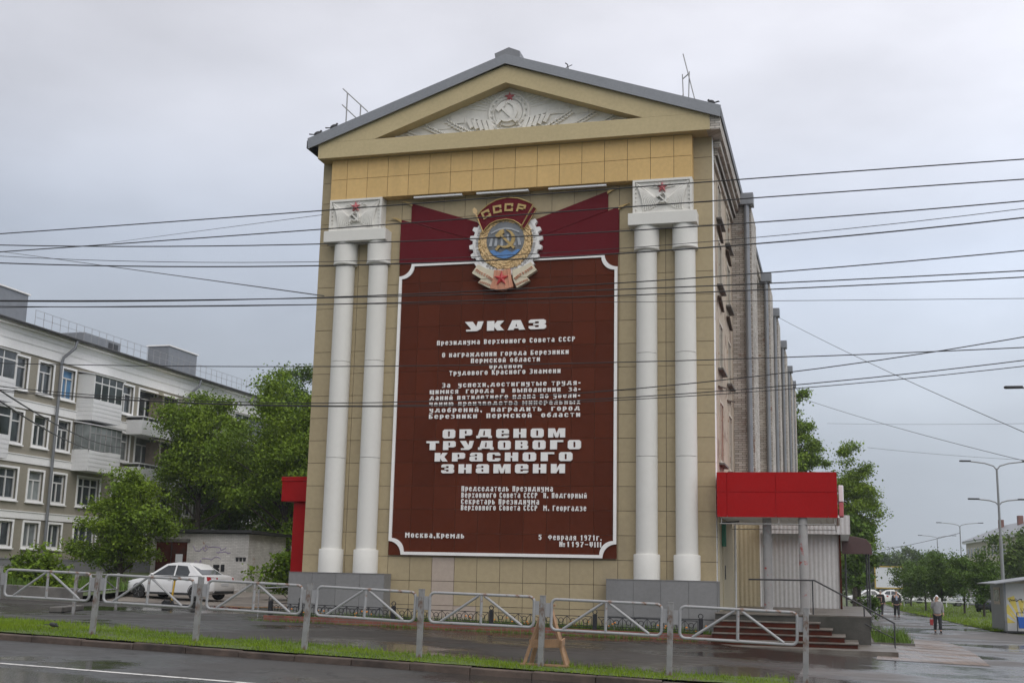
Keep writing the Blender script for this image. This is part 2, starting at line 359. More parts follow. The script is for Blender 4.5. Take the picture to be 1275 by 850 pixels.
MT = dict(
 tile=simple('beige cladding tile', (.385,.315,.195), .6, .05, .5, island=.05, spec=.25, dirt=((.24,.20,.145), .5, .56, .95, (1,1,.4))),
 tilepink=simple('pale replacement tile', (.42,.345,.285), .6, .05, .6),
 seam=simple('cladding backing', (.10,.08,.06), .9, .1, 2),
 band=simple('ochre cladding tile', (.62,.42,.175), .6, .06, .6, island=.04, spec=.3, dirt=((.38,.26,.115), .45, .55, .95, (1,1,.2))),
 pedi=simple('straw painted sheet', (.50,.41,.235), .6, .05, .7, spec=.3, dirt=((.40,.33,.19), .7, .58, .95, (1,1,.35))),
 white=simple('white column paint', (.67,.66,.62), .6, .03, .6, fine=.012, spec=.3, dirt=((.55,.53,.48), .6, .58, 1.0, None)),
 plaster=simple('white relief plaster', (.70,.685,.64), .7, .07, 3, bump=.25, bscale=25, dirt=((.48,.455,.41), 1.6, .52, .9, None)),
 brown=simple('oxblood enamel tile', (.094,.0235,.0115), .55, .10, .5, island=.10, spec=.06, dirt=((.088,.028,.019), .7, .55, .9, (1,1,.5))),
 crimson=simple('crimson sheet', (.115,.011,.016), .55, .06, 1.0, spec=.08),
 letter=simple('white letters', (.80,.79,.77), .5, .05, 2),
 gold=simple('gold paint', (.44,.31,.12), .38, .18, 9, metal=.35),
 palegold=simple('pale gold paint', (.62,.44,.22), .5, .16, 10),
 copper=simple('copper ribbon paint', (.55,.25,.15), .4, .2, 7),
 gear=simple('silver gear paint', (.74,.73,.715), .45, .08, 5, dirt=((.45,.43,.41), 3, .55, .9, None)),
 globe=simple('grey globe enamel', (.15,.16,.17), .32, .15, 4),
 dam=simple('silver dam paint', (.36,.38,.40), .35, .2, 5),
 water=simple('blue enamel', (.09,.22,.48), .35, .15, 6),
 star=simple('red star enamel', (.45,.03,.03), .35, .1, 5),
 pinkstar=simple('faded red star', (.48,.13,.145), .6, .1, 6),
 greytile=simple('grey plinth tile', (.205,.204,.203), .5, .06, .8, island=.10, spec=.3, dirt=((.14,.135,.13), .9, .55, .9, (1,1,.5))),
 roofmetal=simple('grey sheet roof', (.20,.205,.215), .45, .1, 1.2, metal=.4),
 fascia=simple('grey fascia sheet', (.235,.245,.26), .4, .06, 1.0, metal=.3),
 ledge=simple('rusted ledge', (.085,.06,.045), .8, .3, 4),
 dark=simple('dark metal', (.03,.03,.032), .5, .15, 6),
 black=simple('black paint', (.014,.014,.016), .45, .15, 8),
 steel=simple('galvanised grey paint', (.31,.312,.316), .45, .1, 5, metal=.1, dirt=((.17,.075,.035), 5, .59, .70, None)),
 post=simple('chipped grey post paint', (.235,.235,.23), .6, .18, 5, dirt=((.12,.07,.045), 7, .50, .62, (1,1,.55))),
 pipe=simple('zinc drainpipe', (.21,.22,.235), .42, .1, 3, metal=.35),
 brick=brick('weathered silicate brick', (.56,.52,.47), (.36,.32,.275), (.11,.10,.085), peel=((.235,.155,.12), 1.1, .60), dirt=((.12,.105,.095), .5, .58, .85, (1,1,.3))),
 stucco=simple('peeling side wall plaster', (.43,.36,.28), .85, .15, 1.0, bump=.3, bscale=18, dirt=((.24,.175,.135), 1.3, .53, .60, None)),
 whitebrick=brick('whitewashed brick', (.60,.585,.56), (.50,.485,.46), (.36,.34,.32), peel=((.31,.185,.13), 1.0, .615), dirt=((.25,.23,.20), .6, .55, .85, (1,1,.6))),
 redbrick=brick('red kerb brick', (.23,.075,.05), (.17,.06,.045), (.16,.14,.125)),
 red=simple('signal red sheet', (.34,.007,.008), .5, .05, .8, spec=.12),
 ribbon=simple('pale ribbon paint', (.62,.56,.42), .5, .12, 8),
 redpost=simple('worn red steel', (.32,.007,.008), .5, .1, 3, spec=.12),
 porchcol=simple('scraped porch column paint', (.31,.30,.29), .55, .1, 4, dirt=((.34,.04,.03), 3.2, .60, .66, None)),
 cream=simple('cream corrugated sheet', (.50,.435,.295), .6, .06, .8, dirt=((.36,.30,.20), .9, .55, .9, (1,1,.3))),
 corr=simple('white corrugated sheet', (.56,.56,.56), .55, .04, .8, spec=.3, dirt=((.42,.40,.37), .8, .60, 1.0, None)),
 step=simple('worn step tile', (.15,.135,.115), .45, .2, 3, spec=.3, dirt=((.07,.052,.043), 1.6, .45, .66, None)),
 riser=simple('rusty red step riser', (.066,.016,.009), .7, .3, 3, spec=.12, dirt=((.04,.025,.018), 2.0, .48, .66, None)),
 mossconc=simple('dark wet concrete', (.062,.058,.050), .7, .3, 1.5, bump=.4, bscale=25, dirt=((.03,.03,.022), .9, .45, .65, None)),
 conc=simple('weathered concrete', (.135,.127,.115), .7, .25, 2, bump=.3, bscale=35, dirt=((.075,.07,.062), 1.1, .45, .68, None)),
 kerb=simple('stained kerb concrete', (.105,.075,.058), .7, .3, 2.0, bump=.6, bscale=22, dirt=((.035,.025,.02), 1.3, .42, .66, None)),
 oldwood=simple('grey weathered boards', (.20,.165,.13), .8, .25, 5),
 wood=simple('raw timber', (.32,.19,.105), .7, .22, 6, stretch=(6,6,1), bump=.2, bscale=40),
 stucgrey=simple('grey brown render', (.29,.268,.215), .9, .07, .7, bump=.35, bscale=22, dirt=((.23,.21,.17), .7, .55, .9, (1,1,.4))),
 trimwhite=simple('white stucco trim', (.86,.86,.85), .75, .04, 1.0, dirt=((.58,.57,.55), .8, .6, 1.0, (1,1,.3))),
 sash=simple('white window sash', (.70,.70,.69), .45, .04, 2),
 oldsash=simple('old cream sash', (.50,.45,.37), .6, .15, 4, dirt=((.25,.15,.09), 4, .55, .7, None)),
 pane=glass('window glass', (.045,.055,.06)),
 paneblue=glass('blue lit curtain glass', (.10,.24,.42)),
 panepale=glass('curtained glass', (.20,.22,.22), .15),
 balcon=simple('white balcony siding', (.70,.705,.71), .5, .04, 1, dirt=((.42,.42,.42), 1.2, .58, .95, (1,1,.3))),
 rust=simple('rusty shutter board', (.20,.075,.035), .8, .3, 4, dirt=((.10,.035,.02), 3, .5, .65, None)),
 bark=simple('bark', (.048,.038,.03), .9, .25, 8, stretch=(3,3,.7), bump=.6, bscale=22),
 leaf=leafmat('maple foliage', (.115,.185,.022), .45),
 leaf2=leafmat('dark foliage', (.066,.122,.022), .45),
 leaf3=leafmat('distant foliage', (.065,.105,.04)),
 leaf4=leafmat('willow foliage', (.075,.125,.03)),
 grass=leafmat('grass blade', (.125,.20,.018), .4),
 carwhite=simple('white car paint', (.78,.78,.78), .22, .02, 1, fine=0),
 carglass=glass('car glass', (.03,.035,.04), .05),
 tyre=simple('tyre rubber', (.02,.02,.02), .8, .1, 8),
 rim=simple('alloy rim', (.42,.43,.44), .35, .08, 6, metal=.6),
 tail=simple('red lamp lens', (.45,.015,.02), .2, .1, 8),
 lamp=simple('clear lamp lens', (.60,.62,.64), .2, .1, 8),
 yellow=simple('yellow paint', (.65,.40,.03), .4, .1, 6),
 blue=simple('blue plastic', (.02,.10,.42), .4, .08, 4),
 green=simple('green sign plastic', (.02,.16,.09), .4, .08, 4),
 awning=simple('brown ribbed sheet', (.075,.04,.038), .5, .12, 2),
 paper=simple('paper notice', (.68,.70,.74), .7, .05, 6),
 purple=simple('purple spray paint', (.33,.28,.42), .8, .25, 9),
 skin=simple('skin', (.50,.30,.22), .6, .05, 8),
 hair=simple('grey hair', (.25,.235,.22), .8, .15, 20),
 greycloth=simple('grey jersey', (.235,.235,.24), .85, .12, 8),
 darkcloth=simple('dark cloth', (.022,.023,.027), .85, .2, 8),
 bluecloth=simple('pale blue cloth', (.30,.36,.48), .85, .1, 8),
 redbag=simple('red bag', (.30,.03,.03), .6, .1, 8),
 pigeon=simple('dark plumage', (.03,.03,.035), .6, .3, 20),
 tube=simple('white tube housing', (.78,.79,.80), .35, .03, 4),
 farwall=simple('cream far wall', (.50,.46,.36), .85, .06, 1),
 lampgrey=simple('lamp post grey', (.26,.27,.28), .5, .06, 3, metal=.3),
 orange=simple('orange petal', (.75,.25,.02), .6, .2, 9),
 marking=simple('worn road paint', (.62,.61,.58), .5, .15, 3, dirt=((.12,.115,.11), 6, .5, .68, None)),
 path=asphalt('worn pale wet asphalt', (.092,.086,.083), .7, .14, .72),
 asphalt=asphalt('wet pavement asphalt', (.030,.027,.024), .8, .16, .62),
 road=asphalt('wet road asphalt', (.043,.042,.041), .6, .16, .70),
 soil=simple('damp soil', (.075,.058,.042), .9, .25, 3, bump=.5, bscale=20),
 gravel=simple('packed yard gravel', (.19,.165,.14), .85, .2, 1.5, bump=.6, bscale=30, dirt=((.085,.07,.06), .5, .5, .62, None)),
 weed=leafmat('bank weeds', (.085,.15,.03), .45),
 turf=simple('turf base', (.070,.105,.018), .95, .3, 2.5, bump=.6, bscale=25, dirt=((.075,.06,.04), 1.8, .54, .64, None)),
 ground=simple('rough ground', (.075,.10,.035), .95, .3, 1.2, bump=.5, bscale=15, dirt=((.13,.105,.075), .25, .52, .62, None)),
)

# ---------------------------------------------------------------- lettering: two hand-drawn block alphabets
BIGF = {
'О': ('ring',), 
'С': [[(.13,0),(.87,0),(1,.14),(1,.36),(.60,.36),(.60,.2),(.40,.2),(.40,.8),(.60,.8),(.60,.64),(1,.64),(1,.86),(.87,1),(.13,1),(0,.86),(0,.14)]],
'Р': [[(0,0),(.42,0),(.42,1),(0,1)], [(.42,1),(.88,1),(1,.88),(1,.42),(.88,.30),(.42,.30),(.42,.48),(.57,.48),(.57,.82),(.42,.82)]],
'В': [[(0,0),(.42,0),(.42,1),(0,1)], [(.42,1),(.86,1),(.96,.9),(.96,.60),(.88,.52),(1,.42),(1,.12),(.88,0),(.42,0),(.42,.19),(.58,.19),(.58,.40),(.42,.40),(.42,.60),(.56,.60),(.56,.82),(.42,.82)]],
'Н': [[(0,0),(.42,0),(.42,1),(0,1)], [(.58,0),(1,0),(1,1),(.58,1)], [(.42,.40),(.58,.40),(.58,.60),(.42,.60)]],
'Г': [[(0,0),(.52,0),(.52,.79),(1,.79),(1,1),(0,1)]],
'Т': [[(.27,0),(.73,0),(.73,.78),(1,.78),(1,1),(0,1),(0,.78),(.27,.78)]],
'К': [[(0,0),(.42,0),(.42,1),(0,1)], [(.42,.38),(.60,0),(1,0),(.74,.52),(1,1),(.60,1),(.42,.62)]],
'У': [[(0,1),(.42,1),(.62,.46),(.70,1),(1,1),(.86,.22),(.66,0),(.08,0),(.08,.18),(.32,.18),(.34,.25)]],
'А': [[(0,0),(.34,0),(.38,.16),(.5,.16),(.5,.34),(.44,.34),(.5,.66),(.5,1),(.26,1)], [(1,0),(.66,0),(.62,.16),(.5,.16),(.5,.34),(.56,.34),(.5,.66),(.5,1),(.74,1)]],
'З': [[(0,.66),(.36,.66),(.36,.80),(.58,.80),(.58,.58),(.26,.58),(.26,.42),(.58,.42),(.58,.20),(.36,.20),(.36,.34),(0,.34),(0,.12),(.12,0),(.88,0),(1,.12),(1,.42),(.9,.5),(.98,.58),(.98,.88),(.86,1),(.12,1),(0,.88)]],
'Д': [[(0,0),(.22,0),(.22,.12),(.5,.12),(.5,.30),(.42,.30),(.48,.82),(.5,.82),(.5,1),(.22,1),(.10,.28),(0,.28)], [(.5,.12),(.78,.12),(.78,0),(1,0),(1,.28),(.93,.28),(.93,1),(.5,1),(.5,.82),(.56,.82),(.56,.30),(.5,.30)]],
'М': [[(0,0),(.30,0),(.30,.58),(.42,0),(.58,0),(.70,.58),(.70,0),(1,0),(1,1),(.62,1),(.5,.46),(.38,1),(0,1)]],
'И': [[(0,0),(.40,0),(.40,1),(0,1)], [(.60,0),(1,0),(1,1),(.60,1)], [(.40,.06),(.60,.50),(.60,.94),(.40,.50)]],
'е': [[(.13,0),(.5,0),(.5,.19),(.40,.19),(.40,.44),(.5,.44),(.5,.58),(.42,.58),(.42,.80),(.5,.80),(.5,1),(.13,1),(0,.86),(0,.14)], [(.5,0),(.87,0),(1,.12),(1,.30),(.60,.30),(.60,.19),(.5,.19)], [(.5,.44),(1,.44),(1,.86),(.87,1),(.5,1),(.5,.80),(.60,.80),(.60,.58),(.5,.58)]],
'а': [[(.04,.66),(.40,.66),(.40,.82),(.58,.82),(.58,0),(1,0),(1,.86),(.87,1),(.17,1),(.04,.86)], [(.13,.60),(.58,.60),(.58,.44),(.42,.44),(.42,.18),(.58,.18),(.58,0),(.13,0),(0,.12),(0,.48)]],
}
_S = """П 11111 11011 11011 11011 11011 11011 11011|В 11110 11011 11011 11110 11011 11011 11110|С 01110 11011 11000 11000 11000 11011 01110|О 01110 11011 11011 11011 11011 11011 01110
Б 11111 11000 11000 11110 11011 11011 11110|Т 11111 01110 00100 00100 00100 00100 00100|К 11011 11010 11110 11100 11110 11011 11011|З 11110 00011 00011 01110 00011 00011 11110|Н 11011 11011 11011 11111 11011 11011 11011
Г 11111 11000 11000 11000 11000 11000 11000|М 1100011 1110111 1111111 1101011 1100011 1100011 1100011|Ф 0001000 0111110 1101011 1101011 0111110 0001000 0001000|Р 11110 11011 11011 11110 11000 11000 11000|А 01110 11011 11011 11111 11011 11011 11011
Л 00111 01111 01011 01011 11011 11011 11011|Е 11111 11000 11000 11110 11000 11000 11111|И 11011 11011 11011 11111 11111 11011 11011|Х 11011 11011 01110 00100 01110 11011 11011|Д 0011110 0011010 0011010 0110010 0110010 1111111 1100011
Й 11111 11011 11011 11111 11111 11011 11011|Ь 11000 11000 11000 11110 11011 11011 11110|Я 01111 11011 11011 01111 01011 11011 11011
1 00110 01110 00110 00110 00110 00110 00110|9 01110 11011 11011 01111 00011 00011 01110|7 11111 00011 00110 00110 01100 01100 01100|5 11111 11000 11110 00011 00011 11011 01110|V 11011 11011 11011 11011 11011 01110 00100|I 11 11 11 11 11 11 11|№ 110110000 110110000 111110111 111110101 110110111 110110000 110110111
а 00000 01110 00011 01111 11011 11011 01111|б 00111 01100 11110 11011 11011 11011 01110|в 00000 11110 11011 11110 11011 11011 11110|г 00000 11111 11000 11000 11000 11000 11000|д 0000000 0011110 0011010 0011010 0110010 1111111 1100011|е 00000 01110 11011 11111 11000 11011 01110
ж 0000000 1101011 1101011 0111110 0111110 1101011 1101011|з 00000 11110 00011 01110 00011 00011 11110|и 00000 11011 11011 11111 11111 11011 11011|й 01110 00000 11011 11011 11111 11011 11011|к 00000 11011 11010 11100 11110 11011 11011|л 00000 00111 01011 01011 01011 11011 11011
м 0000000 1100011 1110111 1111111 1101011 1100011 1100011|н 00000 11011 11011 11111 11011 11011 11011|о 00000 01110 11011 11011 11011 11011 01110|п 00000 11111 11011 11011 11011 11011 11011|р 00000 11110 11011 11011 11011 11110 11000 11000|с 00000 01110 11011 11000 11000 11011 01110|т 00000 11111 00100 00100 00100 00100 00100
у 00000 11011 11011 11011 01111 00011 00011 11110|х 00000 11011 01110 00100 00100 01110 11011|ч 00000 11011 11011 11011 01111 00011 00011|щ 0000000 1101011 1101011 1101011 1101011 1101011 1111111 0000011|ы 00000000 11000011 11000011 11110011 11011011 11011011 11110011|ь 00000 11000 11000 11110 11011 11011 11110|ю 0000000 1101110 1101011 1111011 1101011 1101011 1101110|я 00000 01111 11011 11011 01111 01011 11011
, 00 00 00 00 00 11 11 01|. 00 00 00 00 00 11 11|- 000 000 000 111 111 000 000|– 00000 00000 00000 11111 00000 00000 00000"""
SMF = {}
for _g in _S.replace('\n', '|').split('|'):
    _p = _g.split(' '); SMF[_p[0]] = _p[1:]
def small_rects(ch):
    """a glyph as butt-jointed blocks in a box one cap high; x in cells of 1/7"""
    rows = SMF.get(ch)
    if rows is None: return [], 3
    out = []; w = len(rows[0]); open_ = {}
    for r, row in enumerate(list(rows) + ['0'*w]):
        runs = set(); c = 0
        while c < w:
            if row[c] == '1':
                d = c
                while d < w and row[d] == '1': d += 1
                runs.add((c, d)); c = d
            else: c += 1
        for k in list(open_):
            if k not in runs: out.append((k[0], k[1], 7-r, 7-open_.pop(k)))
        for k in runs: open_.setdefault(k, r)
    return out, w
def put_text(mb, body, x0, x1, zc, h, y0, y1, gap=2.5):
    adv = []; tot = 0
    for i, c in enumerate(body):
        rc, w = small_rects(c) if c != ' ' else ([], 2.6)
        adv.append((tot, rc)); tot += w + gap
    tot -= gap; u = (x1-x0)/tot; v = h/7
    for t, rc in adv:
        for a, b, c, d in rc: mb.box(x0+(t+a)*u, x0+(t+b)*u, y0, y1, zc-h/2+c*v, zc-h/2+d*v)
def put_block(mb, body, x0, x1, zc, h, y0, y1, gap=.36, wide={}):
    ws = [wide.get(c, 1.0) for c in body]; tot = sum(ws)+gap*(len(body)-1); u = (x1-x0)/tot; x = x0; zb = zc-h/2
    for c, w in zip(body, ws):
        T = lambda pts: [(x+p*w*u, zb+q*h) for p, q in pts]
        if c == 'О':
            o = [(.13,0),(.87,0),(1,.16),(1,.84),(.87,1),(.13,1),(0,.84),(0,.16)]; i_ = [(.45,.2),(.55,.2),(.58,.25),(.58,.75),(.55,.8),(.45,.8),(.42,.75),(.42,.25)]
            mb.ring(T(o), T(i_), y0, y1)
        else:
            for poly in BIGF[c]: mb.prism(T(poly), y0, y1)
        x += (w+gap)*u
LINES = []
SMALL = [("Президиума Верховного Совета СССР",-2.15,2.19,8.54,.145),("О награждении города Березники",-1.97,2.00,8.16,.145),("Пермской области",-1.04,1.12,7.96,.145),
("орденом",-.45,.57,7.77,.14),("Трудового Красного Знамени",-1.72,1.76,7.59,.145),("За  успехи,достигнутые трудя-",-1.94,2.37,7.22,.14),
("щимися  города  в  выполнении  за-",-2.33,2.37,7.03,.14),("даний пятилетнего плана по увели-",-2.33,2.36,6.84,.14),("чению производства минеральных",-2.33,2.37,6.65,.14),
("удобрений,  наградить  город",-2.32,2.36,6.46,.14),("Березники  Пермской  области",-2.33,2.37,6.27,.14),
("Председатель Президиума",-1.22,1.58,4.09,.155),("Верховного Совета СССР  Н. Подгорный",-1.22,2.59,3.90,.155),("Секретарь Президиума",-1.22,1.17,3.71,.155),
("Верховного Совета СССР  М. Георгадзе",-1.22,2.58,3.53,.155),("Москва,Кремль",-2.95,-1.10,2.70,.15),("5  Февраля 1971г.",1.18,3.04,2.69,.15),("№1197–VIII",1.80,3.03,2.50,.15)]
BIG = [("УКАЗ",-1.26,1.30,9.02,.30),("ОРДеНОМ",-1.86,1.93,5.73,.27),("ТРУДОВОГО",-2.37,2.41,5.38,.27),("КРаСНОГО",-2.09,2.16,5.03,.26),("ЗНаМеНИ",-1.87,1.94,4.68,.27)]
for t in SMALL:
    mb = MB(); put_text(mb, *t, -.085, -.063); LINES.append((t[0], mb))
for t in BIG:
    mb = MB(); put_block(mb, *t, -.11, -.063, gap=.36 if t[0] != 'УКАЗ' else .22, wide={'М': 1.3, 'Д': 1.22, 'И': 1.05, 'У': 1.1}); LINES.append((t[0], mb))

# ---------------------------------------------------------------- ground and roads
def patch(name, A, B, nu, nv, off, mat, kind='structure', rough_edge=0.0):
    """ruled sheet between two polylines of ground points, draped over the terrain"""
    def at(P, t):
        t *= len(P)-1; i = min(int(t), len(P)-2); u = t-i
        return (P[i][0]*(1-u)+P[i+1][0]*u, P[i][1]*(1-u)+P[i+1][1]*u)
    vs, fs = [], []
    rnd = random.Random(name)
    for i in range(nu+1):
        a = at(A, i/nu); b = at(B, i/nu)
        if rough_edge:
            a = (a[0]+rnd.uniform(-1,1)*rough_edge, a[1]+rnd.uniform(-1,1)*rough_edge); b = (b[0]+rnd.uniform(-1,1)*rough_edge, b[1]+rnd.uniform(-1,1)*rough_edge)
        for j in range(nv+1):
            v = j/nv; x = a[0]*(1-v)+b[0]*v; y = a[1]*(1-v)+b[1]*v
            vs.append((x, y, gz(x, y)+off))
    for i in range(nu):
        for j in range(nv):
            k = i*(nv+1)+j; fs.append((k, k+nv+1, k+nv+2, k+1))
    mb = MB(); mb.add(vs, fs, True)
    o = mb.build(name, mat, merge=False)
    if kind: o['kind'] = kind
    return o
xs = [-900,-500,-300,-180,-120] + [x for x in range(-90, 141, 2)] + [200,320,500,900]
ys = [-300,-150,-90] + [y for y in range(-60, 125, 2)] + [135,150,170,200,250,320,420,560,700,900,1300]
vs = [(x, y, gz(x, y)-(.30 if y < -14.5 else .05)) for x in xs for y in ys]; n = len(ys)
fs = [(i*n+j, (i+1)*n+j, (i+1)*n+j+1, i*n+j+1) for i in range(len(xs)-1) for j in range(n-1)]
mb = MB(); mb.add(vs, fs, True); g = mb.build('ground', MT['ground'], merge=False); g['kind'] = 'structure'

patch('road', [(-90,-30),(140,-30)], [(-90,-15.74),(140,-15.74)], 230, 16, -.09, MT['road'])
patch('far_pavement', [(-90,-42),(140,-42)], [(-90,-30.2),(140,-30.2)], 115, 8, -.02, MT['asphalt'])
patch('lane_marking', [(-60,-19.25),(2.6,-19.25)], [(-60,-19.12),(2.6,-19.12)], 120, 1, -.086, MT['marking'])
# road kerb: separate weathered kerb stones in one strip of structure
mb = MB(); rnd = random.Random(3)
x = -70.0
while x < 8.9:
    L = 1.0; z = gz(x+.5, -15.65); t = rnd.uniform(-.018, .018); sl = (gz(x+L,-15.6)-gz(x,-15.6))
    rot = Matrix.Rotation(-math.atan(sl), 3, 'Y') @ Matrix.Rotation(rnd.uniform(-.012,.012), 3, 'Z')
    mb.obox((x+.5, -15.65+t, z-.10+rnd.uniform(-.012,.012)), (L-.006, .17, .23), rot); x += L
k = mb.build('kerb', MT['kerb'], bevel=.018); k['kind'] = 'structure'
patch('pavement', [(-40,-15.6),(8.9,-15.6)], [(-40,8),(8.9,8)], 100, 48, 0.0, MT['asphalt'])
patch('forecourt', [(8.9,-15.6),(60,-15.6)], [(8.9,8),(60,8)], 100, 48, 0.0, MT['path'])
patch('road_apron', [(9.0,-15.74),(60,-15.74)], [(9.0,-15.58),(60,-15.58)], 51, 1, -.07, MT['path'])
patch('yard', [(-40,8.02),(-6.5,8.02)], [(-40,21),(-6.5,21)], 60, 24, -.005, MT['gravel'])
patch('path', [(10.7,8.0),(11.2,32),(11.6,72),(11.9,150)], [(24,8.0),(16.95,32),(14.3,72),(13.6,150)], 140, 10, 0.0, MT['path'])
patch('lawn', [(16.97,32.0),(15.6,52),(14.32,72.0),(13.62,150)], [(30,32),(30,52),(30,72),(30,150)], 60, 12, .03, MT['turf'], rough_edge=.08)
patch('avenue', [(30.0,10),(30.0,420)], [(42,10),(42,420)], 200, 6, -.02, MT['road'])
VB = [(-12,-9.6),(-8.88,-10.4),(-5.56,-11.5),(-1.94,-13.3),(.27,-13.2),(1.77,-13.7),(3.78,-14.2),(4.83,-14.25),(6.5,-14.3),(7.76,-14.2),(8.95,-13.9)]
def vback(x):
    for a, b in zip(VB, VB[1:]):
        if a[0] <= x <= b[0]: return a[1]+(b[1]-a[1])*(x-a[0])/(b[0]-a[0])
    return VB[0][1] if x < VB[0][0] else VB[-1][1]
vx = [-40+i*.4 for i in range(int(48.9/.4)+1)]
patch('verge', [(x,-15.57) for x in vx], [(x, vback(x)) for x in vx], 260, 6, .035, MT['turf'], rough_edge=.05)
# clay pavers beside the steps
M = Mat('clay pavers')
b = M.n('ShaderNodeTexBrick'); M.l(M.tc.outputs['Object'], b.inputs['Vector'])
b.inputs['Color1'].default_value = (.20,.142,.105,1); b.inputs['Color2'].default_value = (.15,.108,.082,1); b.inputs['Mortar'].default_value = (.03,.026,.022,1)
b.inputs['Scale'].default_value = 1; b.inputs['Brick Width'].default_value = .42; b.inputs['Row Height'].default_value = .21; b.inputs['Mortar Size'].default_value = .014
M.col(M.scale(b.outputs[0], M.mr(M.noise(.8, 5), .3, .7, .65, 1.25))); M.rough(M.mr(M.noise(.5, 4), .4, .6, .7, .25)); M.bump(b.outputs['Fac'], -.4, .01)
patch('paving', [(10.35,-5.6),(10.6,1.0),(10.9,9),(12.0,16.0)], [(12.75,-5.4),(13.1,1.0),(13.4,9),(13.2,16.0)], 60, 8, .008, M.m)

def blades(name, label, fn, count, hgt, wid, mat, seed):
    rg = np.random.default_rng(seed)
    pts = []
    while len(pts) < count:
        p = fn(rg)
        if p is not None: pts.append(p)
    vs = np.empty((count*3, 3)); 
    for i, (x, y, z, s) in enumerate(pts):
        a = rg.uniform(0, 2*PI); h = hgt*s*rg.uniform(.5, 1.3); l = rg.uniform(.1, .7)*h; b2 = rg.uniform(0, 2*PI)
        dx, dy = math.cos(a)*wid/2, math.sin(a)*wid/2
        vs[i*3] = (x-dx, y-dy, z); vs[i*3+1] = (x+dx, y+dy, z); vs[i*3+2] = (x+math.cos(b2)*l, y+math.sin(b2)*l, z+h)
    me = bpy.data.meshes.new(name); me.from_pydata(vs.tolist(), [], [(3*i, 3*i+1, 3*i+2) for i in range(count)])
    me.materials.append(mat); o = bpy.data.objects.new(name, me); COL.objects.link(o)
    return tag(o, label, 'grass', kind='stuff')
def verge_pt(rg):
    x = rg.uniform(-14, 8.9); y = rg.uniform(-15.62, -9.6)
    if y > vback(x)+rg.normal(0, .09): return None
    if math.sin(x*2.3+1.1*math.sin(y*3))*math.sin(x*.83+y*2.1) > .42 and rg.random() < .75: return None
    return (x, y, gz(x, y)+.03, .45+.75*abs(math.sin(x*1.7+y)*math.cos(x*.6))*rg.random() + (.5 if y > vback(x)-.15 else 0))
blades('verge_grass', 'short bright green grass on the strip between road kerb and pavement', verge_pt, 38000, .085, .014, MT['grass'], 1)
def lawn_pt(rg):
    y = 32+ (rg.random()**1.6)*90; x0 = 16.97-(y-32)*.0665 if y < 72 else 14.3
    x = x0 + (rg.random()**1.4)*13
    return (x, y, gz(x, y)+.02, 1)
blades('lawn_grass', 'green lawn under the row of young trees beside the path', lawn_pt, 16000, .14, .05, MT['grass'], 2)

# ---------------------------------------------------------------- the gabled building
B = thing('apartment_house', 'tall end wall of beige tiles with white columns and a gabled pediment', 'building')
def tiles(mb, x0, x1, z0, z1, y, t, sx, sz, ox=0.0, oz=0.0, gap=.007):
    """cladding tiles with open joints on a wall facing -Y; seams at ox + k*sx, oz + k*sz"""
    def cuts(a, b, s, o):
        c = [a]; k = math.ceil((a-o)/s-1e-6)
        while o+k*s < b-1e-6:
            if o+k*s > a+.02: c.append(o+k*s)
            k += 1
        return c+[b]
    X = cuts(x0, x1, sx, ox); Z = cuts(z0, z1, sz, oz)
    for a, b in zip(X, X[1:]):
        for c, d in zip(Z, Z[1:]): mb.box(a+gap, b-gap, y, y+t, c+gap, d-gap)
Z0 = 13.97                                   # a horizontal tile seam under the pediment
core = MB(); core.box(-6.26, 6.26, .05, 51, -.6, 14.7); core.build('wall', MT['stucco'], B, merge=False)
back = MB(); back.box(-6.285, 6.285, .022, .048, .2, 14.75); back.build('cladding_backing', MT['seam'], B)
mb = MB()
mb2 = MB()
tiles(mb, -6.3, 6.3, .22, 14.7, 0.0, .02, .7, .7, 0, Z0 % .7)
# three pale replacement tiles near the foot of the wall
pk = []
keep = MB()
for i in range(0, len(mb.v), 8):
    vs = mb.v[i:i+8]; cx = (vs[0][0]+vs[1][0])/2; cz = (vs[0][2]+vs[4][2])/2
    tgt = mb2 if (-2.1 < cx < -1.4 and cz < 2.05) or (abs(cx+1.05) < .3 and cz < .7) else keep
    tgt.box(vs[0][0], vs[1][0], vs[0][1], vs[2][1], vs[0][2], vs[4][2])
keep.build('cladding_tiles', MT['tile'], B, merge=False)
mb2.build('replacement_tiles', MT['tilepink'], B, merge=False)
# side edge strip of the cladding
mb = MB()
z = Z0 % .7
while z < 14.5:
    mb.box(6.262, 6.30, .03, .42, z+.007, min(z+.693, 14.7)); z += .7
mb.build('corner_tiles', MT['trimwhite'], B, merge=False)
# stone plinths under the columns
for x0, x1 in ((-6.46, -3.38), (3.27, 6.38)):
    p = MB(); tiles(p, x0+.01, x1-.01, .52, 1.53, -.56, .02, .77, 1.1, x0, .52, .004); tiles(p, x0+.01, x1-.01, -.4, .51, -.56, .02, .77, .9, x0, -.4, .004)
    for xx in (x0, x1-.018):
        p.box(xx, xx+.018, -.555, -.01, -.4, .513); p.box(xx, xx+.018, -.555, -.01, .52, 1.53)
    p.box(x0+.03, x1-.03, -.53, -.01, -.4, 1.52); p.box(x0-.005, x1+.005, -.57, -.005, 1.532, 1.55)
    p.build('plinth', MT['greytile'], B, merge=False)
